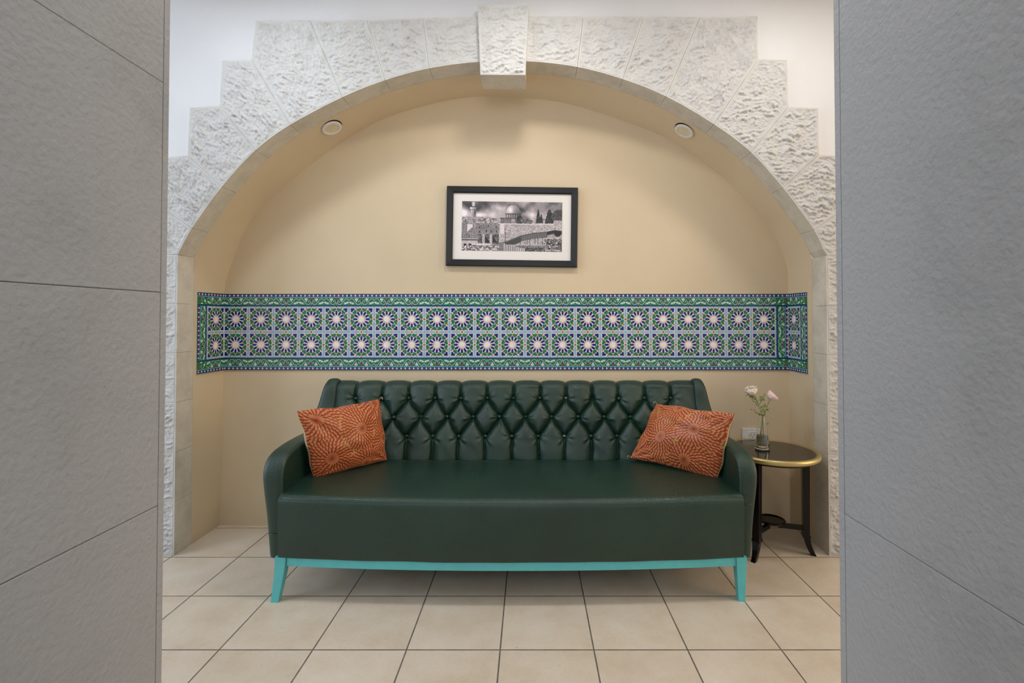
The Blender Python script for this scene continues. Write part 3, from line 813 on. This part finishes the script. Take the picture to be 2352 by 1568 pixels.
# seat: profile swept across the width
nx = 90; rows = []
prof = [(YBK+.05, ZS-.012, 0), (YBK-.05, ZS-.002, 0), (2.40, ZS+.004, .1), (2.25, ZS+.005, .3), (2.12, ZS+.003, .6)]
R_ = .034
for k in range(9):
    a = PI/2*k/8; prof.append((YFR-.004+R_-R_*math.sin(a), ZS-.002-R_+R_*math.cos(a), 1))
for z in (ZS-.06, ZS-.12, ZS-.18, ZB+.012): prof.append((YFR-.006+.006*(ZS-z)/.26, z, 1))
prof += [(YFR+.004, ZB, 1), (YFR+.05, ZB, 1), (YBK+.1, ZB, 0)]
for y, z, w in prof:
    row = []
    for i in range(nx+1):
        t = -1+2*i/nx; x = SC+SWH*.999*t
        wr = .0016*noise.noise(Vector((x*5, z*9, y*3)))
        sag = -.006*w*(1-t*t) if z > .3 else 0
        if z < .3 and z > ZB+.001: pass
        row.append((x, y-bow(x)*w+wr, z+sag+wr))
    rows.append(row)
mb = MB(); mb.grid(rows)
for i in (0, nx):                       # side panels hidden by the arms
    mb.poly([r[i] for r in rows])
def uv_seat(v, p):
    s = (YBK-v.y) if v.z > ZS-.012 else (YBK-YFR)+(ZS-v.z)
    return (v.x, s)
uvmesh(mb, 'seat', uv_seat, autosmooth=60)
# arms with rising wings
def arm_outline():
    pts = [(YFR+.022, ZB-.012), (YFR+.020, .30), (YFR+.018, .46), (YFR+.024, .525), (YFR+.050, .565), (YFR+.095, .588), (YFR+.18, .600), (YFR+.30, .604), (YFR+.40, .604),
           (YFR+.475, .615), (YFR+.525, .66), (YFR+.552, .72), (YFR+.568, .79), (YFR+.586, .818), (YFR+.618, .838), (YFR+.655, .832), (YFR+.672, .79)]
    q = catmull(pts, 4); q.append(Vector((YFR+.675, ZB-.012))); return q
ol = arm_outline()
def inset_ol(w):
    c = inset(ol, w); return c
for s in (-1, 1):
    xi = SXL if s < 0 else SXR
    def th(z): return (.046+.030*max(0, min(1, (z-.16)/.42))+.014*max(0, min(1, (z-.58)/.08))-.036*max(0, min(1, (z-.66)/.18)))*(1 if s < 0 else .86)
    mb = MB(); L_ = []
    rr = .024
    lay_ = [(rr, -.02), (rr, 0)]+[(rr*(1-math.sin(a)), rr*(1-math.cos(a))) for a in (PI/8, PI/4, 3*PI/8, PI/2)]
    layers = [(w, ('in', d)) for w, d in lay_[1:]]+[(w, ('out', d)) for w, d in reversed(lay_[1:])]
    for w, (side_, d) in layers:
        c = inset_ol(w); row = []
        for p, q0 in zip(c, ol):
            bulge = .008*math.exp(-((q0.y-.50)/.12)**2)
            x = xi+s*(d-.006) if side_ == 'in' else xi+s*(th(q0.y)+bulge-d)
            row.append((x, p.x, p.y))
        L_.append(row)
    mb.grid([r+[r[0]] for r in L_])
    mb.poly(L_[0]); mb.poly(L_[-1][::-1])
    o = uvmesh(mb, 'arm', lambda v, p: ((v.y, v.z) if abs(p.normal.x) > .5 else (v.x, v.y*.8+v.z*.8)), autosmooth=50)
    # seam piping low on the front of the arm
    zseam = at(627, 1227, YFR+.02).z if s < 0 else at(1718, 1158, YFR+.02).z
    t_ = th(zseam)
    mb = MB(); mb.tube([(xi+s*.002, YFR+.019, zseam), (xi+s*t_*.5, YFR+.0185, zseam+.001), (xi+s*(t_-.006), YFR+.022, zseam), (xi+s*(t_+.0015), YFR+.045, zseam), (xi+s*(t_+.0015), YFR+.20, zseam-.004)], .0022, 8)
    mb.build('seam', M['leather'], o, smooth=True)
# tufted backrest
def backY(z): return YBK-.005+.105*(max(0, z-ZS)/.36)**1.15
BX0, BX1 = SXL+.002, SXR-.002
ZT = at(1160, 877, 2.64).z-.030
rowz = [at(1160, y, backY(z)).z for y, z in ((914, .79), (956.5, .70), (1001.5, .58))]
def bx(px, z, py): return at(px, py, backY(z)).x
top_x = [bx(817+60.4*k, rowz[0], 914) for k in range(13)]
mid_x = [bx(845+60.35*k, rowz[1], 957) for k in range(12)]; mid_x = [mid_x[0]-.13+0*1] + mid_x if False else mid_x
low_x = [bx(811+60.7*k, rowz[2], 1002) for k in range(13)]
sp_top = (top_x[-1]-top_x[0])/12
segs = []
for i, x in enumerate(top_x):
    segs.append((x, rowz[0], x, ZT+.06, 1.0))
    for m in mid_x:
        if abs(m-x) < sp_top*.85: segs.append((x, rowz[0], m, rowz[1], .8))
for i, x in enumerate(low_x):
    segs.append((x, rowz[2], x, ZS-.05, .9))
    for m in mid_x:
        if abs(m-x) < sp_top*.85: segs.append((x, rowz[2], m, rowz[1], .8))
btn = [(x, rowz[0]) for x in top_x]+[(x, rowz[1]) for x in mid_x]+[(x, rowz[2]) for x in low_x]
nu, nv = 760, 190
zc = np.linspace(ZS-.03, ZT, nv); xc = np.linspace(BX0, BX1, nu)
XX, ZZ = np.meshgrid(xc, zc)
n_w = np.zeros_like(XX)
for k, (fx_, fz_, am) in enumerate(((9, 7, .004), (23, 17, .0022), (48, 30, .0011))):
    ph_ = rs.rand(6)*6; n_w += am*np.sin(XX*fx_+ph_[0]+1.7*np.sin(ZZ*fz_+ph_[1]))*np.sin(ZZ*fz_*1.3+ph_[2]+1.3*np.sin(XX*fx_*.7+ph_[3]))
XD = XX+n_w*1.2; ZD = ZZ+n_w*.8
H = np.full_like(XX, 1.0); wsum = None
dmin = np.full_like(XX, 9.0)
for x0, z0, x1, z1, s_ in segs:
    dx, dz = x1-x0, z1-z0; L2 = dx*dx+dz*dz
    t = np.clip(((XD-x0)*dx+(ZD-z0)*dz)/L2, 0, 1); d = np.hypot(XD-x0-t*dx, ZD-z0-t*dz)/s_
    dmin = np.minimum(dmin, d)
Rr = sp_top*.42
u_ = np.clip(dmin/Rr, 0, 1)
puff = np.sqrt(np.clip(1-(1-u_)**2, 0, 1))
rip = np.zeros_like(XX); pit = np.zeros_like(XX)
for k, (x, z) in enumerate(btn):
    r = np.hypot(XX-x, ZZ-z); a = np.arctan2(ZZ-z, XX-x)
    pit += np.exp(-(r/.017)**2)
    rip += np.exp(-((r-.03)/.02)**2)*np.sin(a*7+k*2.1)*(.6+.4*np.sin(a*3+k))
edge = np.clip(np.minimum(XX-BX0, BX1-XX)/.03, 0, 1)
Hh = .044*puff-.013*pit+.0042*rip*puff+n_w*1.1
base_ = np.array([backY(z) for z in zc])[:, None]
Yg = base_-Hh+.02
top_px = np.clip((ZZ-(ZT-.05))/.05, 0, 1)
rows3 = np.stack([XX, Yg, ZZ+0*XX], -1)
# roll over the top edge
over = []
for k in range(1, 15):
    a = PI*k/14*.62; rad_ = .034
    zt = ZT+rad_*math.sin(a)*.75; yb = rad_*(1-math.cos(a))
    fade = 1-.45*k/14
    hh = .044*puff[-1]*fade
    over.append(np.stack([xc, base_[-1, 0]-hh*math.cos(a)+.02+yb, np.full(nu, zt)+(hh-.012)*math.sin(a)*.55], -1))
over.append(np.stack([xc, np.full(nu, 2.685), np.full(nu, ZT-.01)], -1))
over.append(np.stack([xc, np.full(nu, 2.69), np.full(nu, ZB)], -1))
G3 = np.concatenate([rows3, np.array(over)], 0)
bo = grid_mesh('tufted_backrest', G3, None, M['leather'], sofa)
me = bo.data; uvl = me.uv_layers.new(name='UVMap')
vi = np.zeros(len(me.loops), int); me.loops.foreach_get('vertex_index', vi)
cum = np.concatenate([[0], np.cumsum(np.linalg.norm(np.diff(G3[:, 5], axis=0), axis=-1))])
# weave runs vertically on the back
uvv = np.stack([np.repeat(cum[:, None], nu, 1).reshape(-1), np.tile(xc, G3.shape[0])], -1)
uvl.data.foreach_set('uv', uvv[vi].reshape(-1).astype(np.float32))
bm = bmesh.new(); bm.from_mesh(me)
for f in list(bm.faces)[:1]:
    if f.normal.y > 0: bmesh.ops.reverse_faces(bm, faces=bm.faces)
bm.to_mesh(me); bm.free()
def Ysurf(x, z):
    i = int(np.clip(round((x-BX0)/(BX1-BX0)*(nu-1)), 0, nu-1)); j = int(np.clip(round((z-zc[0])/(zc[-1]-zc[0])*(nv-1)), 0, nv-1)); return Yg[j, i]
M['metal_btn'] = plain('bare_metal_button', (214, 212, 206), .3, .6, .6)
bp = [(.0, .0105), (.005, .0095), (.009, .0065), (.0108, .002), (.0095, -.002), (.006, -.006)]
rotb = Matrix.Rotation(PI/2, 3, 'X')
proto = None
for x, z in btn:
    px, py = proj((x, 2.55, z))
    if abs(px-1360) < 12 and abs(py-914) < 15: continue         # this one has been pulled off
    bare = (abs(px-1293-7) < 14 and abs(py-914) < 14) or (abs(px-1297) < 14 and abs(py-1002) < 14)
    y = Ysurf(x, z)-.010
    if bare:
        mb = MB(); mb.lathe([(a*.6, b*.7) for a, b in bp], (x, y, z), 20, axis=rotb)
        o = mb.build('button', M['metal_btn'], sofa, smooth=True); o['label'] = 'bare button that has lost its green cover'
    else:
        if proto is None:
            mb = MB(); mb.lathe(bp, (0, 0, 0), 20, axis=rotb); proto = mb.build('button', M['leather'], None, smooth=True); o = proto
        else: o = proto.copy(); COL.objects.link(o)
        o.location = (x, y, z); o.parent = sofa; o.matrix_parent_inverse = Matrix.Translation(sofa.location).inverted()
# legs and rails
def leg(top, bot, wt, dt, wb, db, rear=False):
    mb = MB()
    secs = 7; rows = []
    for k in range(secs):
        t = k/(secs-1); e = t**1.35
        c = Vector(top)*(1-t)+Vector(bot)*t; c.x = top[0]+(bot[0]-top[0])*e; c.y = top[1]+(bot[1]-top[1])*e
        w, d = wt+(wb-wt)*t, dt+(db-dt)*t
        rows.append([(c.x-w/2, c.y-d/2, c.z), (c.x+w/2, c.y-d/2, c.z), (c.x+w/2, c.y+d/2, c.z), (c.x-w/2, c.y+d/2, c.z)])
    mb.grid([r+[r[0]] for r in rows]); mb.poly(rows[0]); mb.poly(rows[-1][::-1])
    return mb
zl = ZB+.0005
fl0 = atz(632, 1381.5, 0); fr0 = atz(1703, 1379, 0)
tl0 = at(649, 1281, YFR+.022); tr0 = at(1699.5, 1281, YFR+.022)
leg((tl0.x, YFR+.026, zl), (fl0.x, fl0.y+.006, 0), .046, .046, .029, .028).build('leg', M['teal'], sofa, bevel=.002)
leg((tr0.x, YFR+.026, zl), (fr0.x, fr0.y+.006, 0), .044, .046, .027, .028).build('leg', M['teal'], sofa, bevel=.002)
leg((SXL+.05, 2.60, zl), (SXL+.04, 2.66, 0), .044, .044, .026, .028).build('leg', M['teal'], sofa, bevel=.002)
leg((SXR-.05, 2.60, zl), (SXR-.04, 2.66, 0), .044, .044, .026, .028).build('leg', M['teal'], sofa, bevel=.002)
mb = MB(); A = []; B = []
for i in range(41):
    x = tl0.x+.024+(tr0.x-tl0.x-.046)*i/40; y = YFR+.012-bow(x)*1.0
    z1 = zl; z0 = ZB-.037
    A.append([(x, y, z0), (x, y, z1), (x, y+.022, z1), (x, y+.022, z0), (x, y, z0)])
mb.grid(A); mb.poly(A[0][:4]); mb.poly(A[-1][:4][::-1])
mb.build('front_rail', M['teal'], sofa, bevel=.0015)
mb = MB(); mb.box((SXL+.07, 2.59, ZB-.035), (SXR-.07, 2.612, zl)); mb.build('rear_rail', M['teal'], sofa, bevel=.0015)
cf = atz(1070, 1313.5, 0)
mb = MB(); mb.lathe([(.0, ZB), (.014, ZB), (.014, .03), (.020, .026), (.022, .012), (.019, 0), (0, 0)], (cf.x, cf.y+.03, 0), 24)
mb.build('support_foot', M['dark'], sofa, smooth=True)['label'] = 'small black support foot under the middle'

# ------------------------------------------------------------------ cushions
def pillow_print(UU, VV, w, h, seed, centres):
    """gold teardrops in swirling bursts on brick-red satin; UU, VV in metres"""
    C = [(a*w, b*h, s_, sw) for a, b, s_, sw in centres]; ink = np.zeros(UU.shape); du = abs(UU[0, 1]-UU[0, 0])
    def near(x, y): return min(range(len(C)), key=lambda i: math.hypot(x-C[i][0], y-C[i][1])*C[i][2])
    for ci, (cx_, cy_, s_, sw) in enumerate(C):
        spots = []
        for q in range(15):
            r0 = .004 if q == 0 else .0265+.0160*(q-1); ll = .030 if q == 0 else .0240
            nn = 17 if q == 0 else int(round(2*PI*(r0+.015)/.0148)); nn = 17 if q == 1 else nn
            for e in range(nn): spots.append((r0+ll/2, 2*PI*(e+.5*(q % 2)+.2*(q > 1)*math.sin(q*5.))/nn+sw*.25*q, ll, .0030 if q == 0 else .0042))
        for r, th, l, wd in spots:
            x, y = cx_+r*math.cos(th), cy_+r*math.sin(th)
            if abs(x) > w*.55 or abs(y) > h*.55 or near(x, y) != ci: continue
            d = th+sw*.42*min(1, r/.05)
            ca, sa = math.cos(d), math.sin(d)
            m = (abs(UU-x) < l) & (abs(VV-y) < l)
            if not m.any(): continue
            X_ = UU[m]-x; Y_ = VV[m]-y; a = X_*ca+Y_*sa; b = -X_*sa+Y_*ca+(.0022*sw)*((a/l)**2*4-.4)
            t = a/l+.5; tc = np.clip(t, 0, 1)
            hw = wd*np.where(tc < .70, (tc/.70)**1.6, np.sqrt(np.clip(1-((tc-.70)/.30)**2, 0, 1)))
            v = np.clip((hw-np.abs(b))/(du*1.1)+.5, 0, 1)*((t > .03) & (t < 1))
            ink[m] = np.maximum(ink[m], v)
    return ink
def blur(a):
    b = np.pad(a, 1, mode='edge'); return (b[1:-1, 1:-1]*4+b[:-2, 1:-1]+b[2:, 1:-1]+b[1:-1, :-2]+b[1:-1, 2:])/8
def m_satin():
    t = NT('red_gold_satin'); a = t.n('ShaderNodeAttribute', attribute_name='Col')
    sp = t.n('ShaderNodeSeparateColor'); t.link(a.outputs['Color'], sp.inputs[0])
    t.base(t.mix(sp.outputs[0], lin((172, 50, 36)), lin((206, 152, 86))))
    rr = t.math('ADD', .40, t.math('MULTIPLY', sp.outputs[0], .02)); v = t.coord()
    t.bump(t.noise(v, 38, 4), .0022)
    t.set(.42, .6, 0, Sheen_Weight=.5, Sheen_Roughness=.35, Sheen_Tint=(1, .45, .35, 1)); t.link(rr, t.b.inputs['Roughness']); return t.mat
M['satin'] = m_satin(); M['backcloth'] = plain('cream_satin', (214, 190, 146), .5, .4, bump=.0004)
def cushion(label, TL, TR, BR, BL, centres, bulge, seed, toward, threads=()):
    TL, TR, BR, BL = map(np.array, (TL, TR, BR, BL)); w = (np.linalg.norm(TR-TL)+np.linalg.norm(BR-BL))/2; h = (np.linalg.norm(TL-BL)+np.linalg.norm(TR-BR))/2
    N = np.cross(TR-TL, BL-TL).astype(float); N /= np.linalg.norm(N)
    if N.dot(np.array(toward)) < 0: N = -N
    c0 = (TL+TR+BR+BL)/4
    o = thing('throw_cushion', label, 'cushion', tuple(c0), 'red and gold cushions on the sofa')
    nu, nv = 420, 340
    u = np.linspace(0, 1, nu); v = np.linspace(0, 1, nv); UU, VV = np.meshgrid(u, v)
    # edges curve in between the corners
    e = .026; U2 = UU+e*(1-2*UU)*np.sin(PI*VV)**.9*(abs(1-2*UU))**3; V2 = VV+e*(1-2*VV)*np.sin(PI*UU)**.9*(abs(1-2*VV))**3
    wv = lambda t, q: np.sin(PI*t)*(.012*np.sin(2.3*PI*t+q)+.008*np.sin(5.1*PI*t+q*2)-.010)
    V2 = V2+(1-VV)**4*wv(UU, seed)-VV**4*wv(UU, seed+2.)*.4; U2 = U2+(1-UU)**4*wv(VV, seed+1.)-UU**4*wv(VV, seed+3.)
    P = (TL*(1-U2)[..., None]+TR*U2[..., None])*(1-V2)[..., None]+(BL*(1-U2)[..., None]+BR*U2[..., None])*V2[..., None]
    r = np.random.RandomState(seed)
    B = (np.clip(4*UU*(1-UU), 0, 1)**.55)*(np.clip(4*VV*(1-VV), 0, 1)**.55)
    wr = np.zeros_like(B)
    for k in range(9):
        a = r.rand()*PI; fq = 9+r.rand()*16; wr += .0016*np.sin((UU*math.cos(a)+VV*math.sin(a))*fq+r.rand()*6+1.5*np.sin(VV*5+k))
    # creases running in from the corners
    for cu_, cv_ in ((0,0), (1,0), (1,1), (0,1)):
        rr = np.hypot(UU-cu_, VV-cv_); aa = np.arctan2(VV-cv_, UU-cu_)
        wr += .007*np.exp(-((rr-.17)/.13)**2)*np.sin(aa*13+seed+cu_*2+cv_)
    ink = pillow_print((UU-.5)*w, (VV-.5)*h, w, h, seed, centres)
    Pf = P+N*((B*bulge+wr*np.minimum(B*1.3, 1))[..., None])
    # rolled corner tips
    col = np.stack([ink]*3, -1)
    grid_mesh('front_cover', Pf, col, M['satin'], o)
    s = 3
    Pb = P[::s, ::s]-N*((B*bulge*.85+.4*wr*B)[::s, ::s][..., None])
    gd = .0004+.0105*np.abs(2*UU-1)**6*np.sin(PI*VV)**.6
    Pb = Pb-N*gd[::s, ::s][..., None]
    bo_ = grid_mesh('back_cover', Pb[:, ::-1], None, M['backcloth'], o); bo_['label'] = 'plain cream satin back'
    loop = lambda A: np.concatenate([A[0, :-1], A[:-1, -1], A[-1, :0:-1], A[::-1, 0]], 0)
    Lf = loop(P); ctr_ = Lf.mean(0); gl = loop(gd[..., None]); mid_ = (Lf-ctr_)*(1+gl*.5)+ctr_-N*gl*.5; Lb = Lf-N*gl
    grid_mesh('gusset', np.stack([Lf, mid_, Lb], 0), None, M['backcloth'], o)
    # frayed threads at two of the corners
    for k, c in enumerate(threads):
        cc = Vector((TL, TR, BR, BL)[c]); rr_ = random.Random(seed+k); side = 1 if c in (1, 2) else -1
        for q in range(2):
            a = [cc, cc+Vector((side*.004, -.004, .006+.004*q)), cc+Vector((side*(.012+.004*q), -.006, .012)), cc+Vector((side*(.014+.003*q), -.005, .001-.004*q))]
            mb = MB(); mb.tube(catmull([tuple(p) for p in a], 5), .0006, 6); mb.build('loose_thread', M['backcloth'], o, smooth=True)
    return o
CC1 = [(-.36,-.36,1,1), (.10,-.14,.95,-1), (-.30,.22,1,1), (.14,.42,1,-1), (.42,.10,1,1), (.40,-.46,1.05,-1)]
CC2 = [(-.13,.10,1,1), (.20,-.12,1,-1), (.18,.36,1,1), (-.44,.38,1,-1), (-.10,-.44,1,1), (.50,-.40,1.05,1), (-.5,-.1,1.05,-1)]
v = lambda px, py, Y: tuple(at(px, py, Y))
cushion('red and gold teardrop-patterned cushion leaning in the sofa corner by the left arm', v(682,944,2.15), v(872,917,2.545), v(889,1056,2.49), v(722,1101,2.235), CC1, .066, 4, (.3,-1,.3), (1,))
cushion('red and gold teardrop-patterned cushion leaning in the sofa corner beside the side table', v(1508,927,2.545), v(1688,949,2.12), v(1647,1101,2.225), v(1448,1051,2.485), CC2, .066, 9, (-.3,-1,.3), (0, 3))

# ------------------------------------------------------------------ side table
TR_ = .222; TZ = .503
tcx, tcy = 1.216, 2.462
tab = thing('side_table', 'round black side table with gold rim and smoked glass top in the niche corner', 'table', (tcx, tcy, 0))
mb = MB(); prof = []
for k in range(17):
    a = 2*PI*k/16; prof.append((TR_-.013+.013*math.cos(a)*(1 if math.cos(a) > 0 else .9), TZ-.009+.0155*math.sin(a)*(1 if math.sin(a) < 0 else .75)))
mb.lathe(prof, (tcx, tcy, 0), 96); mb.build('gold_rim', M['gold'], tab, smooth=True)['label'] = 'brushed gold rim'
mb = MB(); mb.lathe([(0, TZ-.001), (TR_-.020, TZ-.001), (TR_-.018, TZ-.003), (TR_-.018, TZ-.010), (0, TZ-.010)], (tcx, tcy, 0), 96)
mb.build('glass_top', M['smoke'], tab, smooth=True, autosmooth=30)
mb = MB(); mb.lathe([(0, TZ-.011), (TR_-.02, TZ-.011), (TR_-.024, TZ-.034), (TR_-.04, TZ-.038), (0, TZ-.038)], (tcx, tcy, 0), 72)
mb.build('apron', M['black'], tab, smooth=True, autosmooth=30)
lr = .155; ft = []
for a in (-18, -140, 98):
    a = math.radians(a); d = Vector((math.cos(a), math.sin(a), 0)); s_ = Vector((-d.y, d.x, 0)); c = Vector((tcx, tcy, 0))
    mb = MB(); secs = [(TZ-.036, lr, .020, .017), (.30, lr, .0185, .016), (.105, lr, .017, .0145), (.0999, lr, .0205, .018), (.088, lr, .0205, .018), (.0875, lr+.002, .016, .014), (.05, lr+.010, .0135, .013), (.02, lr+.022, .011, .012), (0, lr+.034, .010, .011)]
    rows = []
    for z, r, w, dd in secs:
        p = c+d*r; rows.append([tuple(p+d*dx*dd+s_*sx*w+Vector((0, 0, z))) for dx, sx in ((-1,-1), (1,-1), (1,1), (-1,1), (-1,-1))])
    mb.grid(rows); mb.poly(rows[0][:4]); mb.poly(rows[-1][:4][::-1])
    mb.build('leg', M['black'], tab, bevel=.0015)
    mb = MB(); p0 = c+d*.03; p1 = c+d*(lr-.012)
    mb.hexa([p0-s_*.009+Vector((0,0,.118)), p1-s_*.009+Vector((0,0,.118)), p1+s_*.009+Vector((0,0,.118)), p0+s_*.009+Vector((0,0,.118))],
            [p0-s_*.009+Vector((0,0,.140)), p1-s_*.009+Vector((0,0,.140)), p1+s_*.009+Vector((0,0,.140)), p0+s_*.009+Vector((0,0,.140))])
    mb.build('stretcher', M['black'], tab, bevel=.001)
mb = MB(); mb.lathe([(0, .150), (.055, .150), (.062, .156), (.066, .154), (.064, .146), (.056, .1405), (0, .1405)], (tcx, tcy, 0), 48)
mb.build('lower_shelf', M['black'], tab, smooth=True, autosmooth=40)

# ------------------------------------------------------------------ bud vase with flowers
vb = atz(1751, 1030, TZ); vx, vy = vb.x, vb.y
vase = thing('bud_vase', 'clear glass conical bud vase holding water on the side table', 'vase', (vx, vy, TZ))
VH = .172
def vr(t): return .0355*(1-t)**.9*.62+.0345*(1-t)*.30+.0135*1.0*min(1, t*1.2+.25)
oprof = [(0, 0), (.031, 0), (.0352, .003), (.0350, .008)]+[(.0125+.0225*(1-((z-.008)/(VH-.008)))**.85, z) for z in np.linspace(.02, VH-.004, 14)]+[(.0135, VH)]
iprof = [(.0118, VH), ]+[(max(.0102, r-.0018), z) for r, z in oprof[-2:3:-1]]+[(.030, .007), (0, .0065)]
mb = MB(); mb.lathe([(r, z+TZ) for r, z in oprof+iprof], (vx, vy, 0), 40); mb.build('glass_body', M['glass'], vase, smooth=True)
wz = .068
wprof = [(0, .0067), (.0298, .0072)]+[(r-.0021, z) for r, z in oprof[4:] if z < wz]+[(.0245, wz), (0, wz)]
mb = MB(); mb.lathe([(r, z+TZ) for r, z in wprof], (vx, vy, 0), 40); mb.build('water', M['water'], vase, smooth=True, autosmooth=40)
M['stem'] = plain('green_stem', (128, 146, 70), .5, .3, var=.2)
M['leaf'] = plain('green_leaf', (112, 138, 62), .55, .3, var=.25)
def petal_mat(name, a, b):
    t = NT(name); v = t.coord(); t.base(t.ramp(t.noise(v, 45, 3), [(.35, lin(a)), (.65, lin(b))]))
    return t.set(.55, .3, 0, Subsurface_Weight=.15, Subsurface_Radius=(.01, .006, .005))
M['petal_w'] = petal_mat('ivory_petals', (246, 236, 222), (250, 230, 220)); M['petal_p'] = petal_mat('pink_petals', (244, 206, 206), (250, 230, 224))
def bloom(c, axis, R, mat, parent, seed):
    r = random.Random(seed); rot = axis.to_track_quat('Z', 'Y').to_matrix(); mb = MB()
    for layer in range(6):
        f = 1-layer*.145; n = 7-(layer > 3); op = .62+.11*layer
        for k in range(n):
            a0 = 2*PI*k/n+layer*.7+r.uniform(-.1, .1); wdt = 3.0*PI/n; rows = []
            for i in range(8):
                t = i/7; phi = -PI/2*.86+t*(PI*.5*.86+op*.95-.25); row = []
                for j in range(7):
                    s = j/6*2-1; ww = wdt*math.sin(PI*min(1, .12+t*.80))**.6
                    edge = 1-.10*abs(s)**2*t
                    rad = R*f*(1+.04*math.sin(4*s+k)*t+.10*(layer < 2)*t**3)
                    aa = a0+s*ww*.5; ph = phi*edge-(1-edge)*.2
                    p = Vector((rad*math.cos(ph)*math.cos(aa), rad*math.cos(ph)*math.sin(aa), rad*.92*math.sin(ph)+R*.0))
                    row.append(c+rot@p)
                rows.append(row)
            mb.grid(rows)
    o = mb.build('bloom', mat, parent, smooth=True)
    sm = o.modifiers.new('s', 'SOLIDIFY'); sm.thickness = .0006
    return o
def pp2(px, py, dy=0): return at(px, py, vy+dy)
def flower_thing(label, path, bc, axis, R, pm, seed, sprigs):
    o = thing('cut_flower', label, 'flower', tuple(path[0]), 'flowers in the bud vase')
    pts = catmull([tuple(p) for p in path], 6)
    pts = [Vector(p) for p in pts]
    mb = MB(); mb.tube(pts, [.0021]*len(pts), 8); mb.build('stem', M['stem'], o, smooth=True)
    bloom(bc, axis, R, pm, o, seed)
    cal = MB(); d = axis.normalized(); cal.tube([bc-d*R*1.0, bc-d*R*.9, bc-d*R*.70], [.002, .008, .013], 10); cal.build('calyx', M['leaf'], o, smooth=True)
    r = random.Random(seed); mb = MB()
    for sx, sy, n, L, dirx in sprigs:
        base = pp2(sx, sy, r.uniform(-.01, .01)); tip = base+Vector((dirx*L, r.uniform(-.3, .3)*L, L*r.uniform(.35, .9)))
        mb.tube([base, base.lerp(tip, .5)+Vector((0, 0, .003)), tip], [.0011, .0009, .0006], 6)
        for k in range(n):
            t = .25+.75*k/max(1, n-1); p = base.lerp(tip, t)
            d = Vector((r.uniform(-1, 1), r.uniform(-1, .6), r.uniform(-.4, 1))).normalized(); l = r.uniform(.008, .015); w = l*.26
            s = d.cross(Vector((r.uniform(-.4, .4), -1, .2))).normalized()
            m_ = p+d*l*.5+Vector((0, 0, .001))
            mb.add([p, m_+s*w, p+d*l, m_-s*w, m_+Vector((0, -.0012, .0012))], [(0, 1, 4), (1, 2, 4), (2, 3, 4), (3, 0, 4)])
    lf = mb.build('leaves', M['leaf'], o, recalc=False)
    return o
b1 = pp2(1725.5, 895, 0); b2 = pp2(1775, 908, -.01)
fb = Vector((vx, vy, TZ+.010))
flower_thing('ivory ranunculus with small feathery leaves, the taller bloom leaning left in the vase',
    [fb+Vector((.016, 0, 0)), pp2(1753, 990), pp2(1751, 958), pp2(1744, 935, .004), pp2(1735, 912, .002), b1-Vector((-.006, 0, .016))], b1, Vector((-.35, -.25, 1)), .0275, M['petal_w'], 3,
    [(1748,948,7,.05,.3), (1744,935,8,.045,-.9), (1742,930,8,.04,.8), (1738,920,9,.05,-.7), (1736,915,8,.04,-1.1), (1740,922,8,.04,.9), (1734,912,6,.035,-1.2), (1749,955,6,.04,-1.2), (1746,940,7,.05,.6), (1732,905,5,.03,-1.3)])
flower_thing('pale pink ranunculus, the bloom leaning right in the vase',
    [fb+Vector((-.016, .004, 0)), pp2(1748, 990), pp2(1752, 958, -.003), pp2(1758, 945, -.004), pp2(1765, 925, -.006), b2-Vector((.008, 0, .012))], b2, Vector((.75, -.35, .8)), .0265, M['petal_p'], 8,
    [(1754,952,6,.045,.2), (1758,942,4,.02,.8), (1760,975,3,.012,.9), (1752,955,6,.04,-.9)])

# ------------------------------------------------------------------ wall socket
YQ = YB-.001
s0 = at(1703.5, 983, YQ); s1 = at(1741.5, 983, YQ)
sw_ = s1.x-s0.x; sz1 = s0.z; sz0 = sz1-sw_*.88
sk = thing('wall_socket', 'white wall power socket above the side table behind the vase', 'socket', (s0.x+sw_/2, YQ, sz0))
mb = MB(); mb.box((s0.x, YQ-.009, sz0), (s1.x, YQ, sz1)); mb.build('cover_plate', M['plastic'], sk, bevel=.002)
cx_, cz_ = at(1726.5, 999, YQ).x, at(1726.5, 999, YQ).z
mb = MB(); w_ = .0235
mb.box((cx_-w_, YQ-.0115, cz_-w_), (cx_+w_, YQ-.0088, cz_+w_)); mb.build('socket_insert', M['plastic'], sk, bevel=.001)
mb = MB(); mb.lathe([(.0205, .0), (.0195, .0014), (.018, .0), (.0175, -.0008), (0, -.0009)], (cx_, YQ-.0119, cz_), 40, axis=rotb); mb.build('socket_face', M['plug'], sk, smooth=True)
mb = MB()
for dx, dz in ((-.0085, .004), (.0085, .004), (0, -.008)):
    mb.lathe([(0, .0022), (.0024, .0022), (.0024, 0)], (cx_+dx, YQ-.0112, cz_+dz), 14, axis=rotb)
mb.build('pin_holes', M['dark'], sk)
